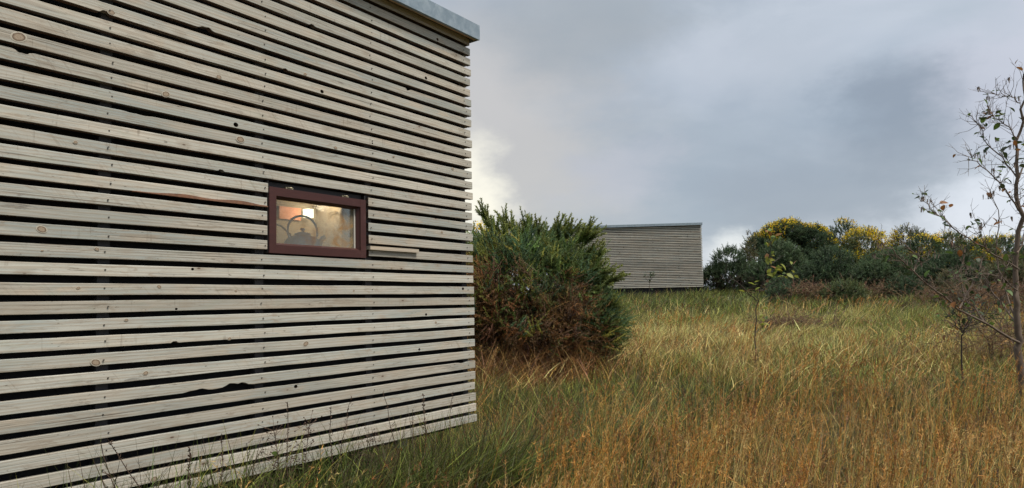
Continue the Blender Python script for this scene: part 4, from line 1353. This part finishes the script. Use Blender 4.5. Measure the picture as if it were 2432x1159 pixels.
# small dark twiggy shrub left of the tree and a leafy sprig before the far cabin
plant('twiggy_shrub', (2285, 800), 7.0,
      [(.009, .003, [(2283, 800, 0), (2300, 765, 0), (2318, 735, .1), (2332, 700, .1)]), (.006, .002, [(2287, 790, 0), (2265, 765, .1), (2240, 735, .15)]), (.006, .002, [(2287, 785, 0), (2325, 765, -.1), (2360, 755, -.1)]),
       (.005, .002, [(2285, 790, 0), (2278, 755, -.1), (2290, 715, -.15)]), (.005, .002, [(2290, 780, 0), (2340, 740, .1), (2372, 712, .15)])],
      'small dark twiggy shrub with reddish dead leaves left of the alder trunk', 'shrub', 63, M['bark_dark'], 90, .05, ['brown', 'brown', 'dark', 'green'], 120, .17)
plant('leafy_sprig', (1545, 686), 25.5,
      [(.012, .006, [(1542, 688, 0), (1543, 670, 0), (1545, 655, 0)]), (.008, .004, [(1543, 672, 0), (1533, 660, 0), (1530, 655, 0)]), (.008, .004, [(1543, 668, 0), (1552, 656, 0), (1558, 652, 0)])],
      'dark leafy sprig standing against the lower slats of the far cabin', 'weed', 64, M['bark_dark'], 26, .10, ['dark'], 8, .15)


# ------------------------------------------------------------------ weeds along the near wall
def wall_y(px, off):
    """distance ahead of a point off metres in front of the near wall, seen at column px"""
    t = (px - W / 2) / FPX
    c = CORNER + CN * off
    # (t*y, y) lies on the line c + s*CD
    s_ = (c.x - t * c.y) / (t * CD.y - CD.x)
    return c.y + s_ * CD.y


def stalk(name, px0, py0, px1, py1, label, seed, style, off=.22):
    rng = random.Random(seed)
    y0 = wall_y(px0, off)
    top = at(px0, py0, y0); low = at(px1, py1, wall_y(px1, off))
    dirv = (low - top); k = (top.z + .05) / max(top.z - low.z, .05)
    foot = top + dirv * min(k, 2.5)
    gz = ground(foot.x, foot.y)
    org = Vector((foot.x, foot.y, gz))
    root = empty(name, org); tag(root, label, 'weed', 'dead weed stalks along the cabin wall')
    a, e = Vector((0, 0, -.04)), top - org
    pts = wiggle([a, a.lerp(e, .35), a.lerp(e, .7), e], rng, .005)
    b = MB(); b.tube(pts, [.0028 - .0016 * i / len(pts) for i in range(len(pts))], 5); b.build('stem', M['stalk'], root)
    sd_ = MB()
    for i in range({'dock': 60, 'spike': 26, 'umbel': 60, 'bare': 6}[style]):
        if style == 'umbel':
            u = a.lerp(e, rng.uniform(.55, 1)); d = Vector((rng.gauss(0, 1), rng.gauss(0, 1), rng.gauss(.5, .4))).normalized()
            q = u + d * rng.uniform(.02, .09)
            sd_.tube([u, q], [.001, .0007], 3, False)
            sd_.tube([q, q + d * .005, q + d * .009], [.001, .0036, .001], 5, True)
        else:
            t = rng.uniform(.62, 1) if style != 'bare' else rng.uniform(.5, 1)
            p = a.lerp(e, t) + Vector((rng.gauss(0, .003), rng.gauss(0, .003), 0))
            d = Vector((rng.gauss(0, .7), rng.gauss(0, .7), .8)).normalized()
            l_ = .012 if style != 'bare' else .03
            sd_.tube([p, p + d * l_ * .5, p + d * l_], [.001, .0028 if style == 'dock' else .0016, .0005], 5, True)
    sd_.build('seed_head', M['stalk'], root, kind='stuff')
    if style == 'umbel':
        for i in range(7):
            put_leaf(root, a.lerp(e, rng.uniform(.3, .9)), (rng.gauss(0, 1), rng.gauss(0, 1), .5), .035, ['green', 'dark'], rng)


for i, q in enumerate([
    ('weed_stalk', 239, 1050, 287, 1142, 'thin dead stalk leaning left, leftmost against the slats', 'bare'),
    ('weed_stalk', 254, 1040, 354, 1142, 'long dead stalk slanting up to the left beside the leftmost one', 'spike'),
    ('weed_stalk', 450, 1063, 449, 1142, 'stout brown dock spike standing upright before the bottom slats', 'dock'),
    ('weed_stalk', 525, 1032, 527, 1130, 'slim upright seed spike right of the stout dock spike', 'spike'),
    ('weed_stalk', 586, 1052, 592, 1145, 'grey forked dead twig standing below the window left edge', 'bare'),
    ('weed_stalk', 683, 955, 682, 1075, 'tall straight seed spike below the left part of the window', 'spike'),
    ('weed_stalk', 650, 1020, 668, 1100, 'low weed with round dark seed heads left of the leafy one', 'umbel'),
    ('weed_stalk', 735, 1000, 722, 1100, 'bushy weed with dark seed heads and green leaves under the window', 'umbel'),
    ('weed_stalk', 786, 965, 785, 1070, 'thin upright stalk just right of the bushy weed', 'spike'),
    ('weed_stalk', 835, 942, 806, 1060, 'bent thin stalk leaning right under the window corner', 'spike'),
    ('weed_stalk', 909, 932, 942, 1040, 'branching dead stalk leaning left near the joist end', 'bare'),
    ('weed_stalk', 1006, 936, 1010, 1030, 'dark upright seed spike before the slats near the cabin corner', 'dock'),
    ('weed_stalk', 980, 972, 984, 1050, 'short seed spike between joist end and the dark corner spike', 'spike'),
    ('weed_stalk', 1076, 930, 1066, 1015, 'seed spike leaning right, last before the cabin corner', 'spike'),
    ('weed_stalk', 885, 1040, 880, 1100, 'low umbel weed under the bottom slat by the joist end', 'umbel'),
]):
    stalk(*q[:6], 100 + i, q[6])
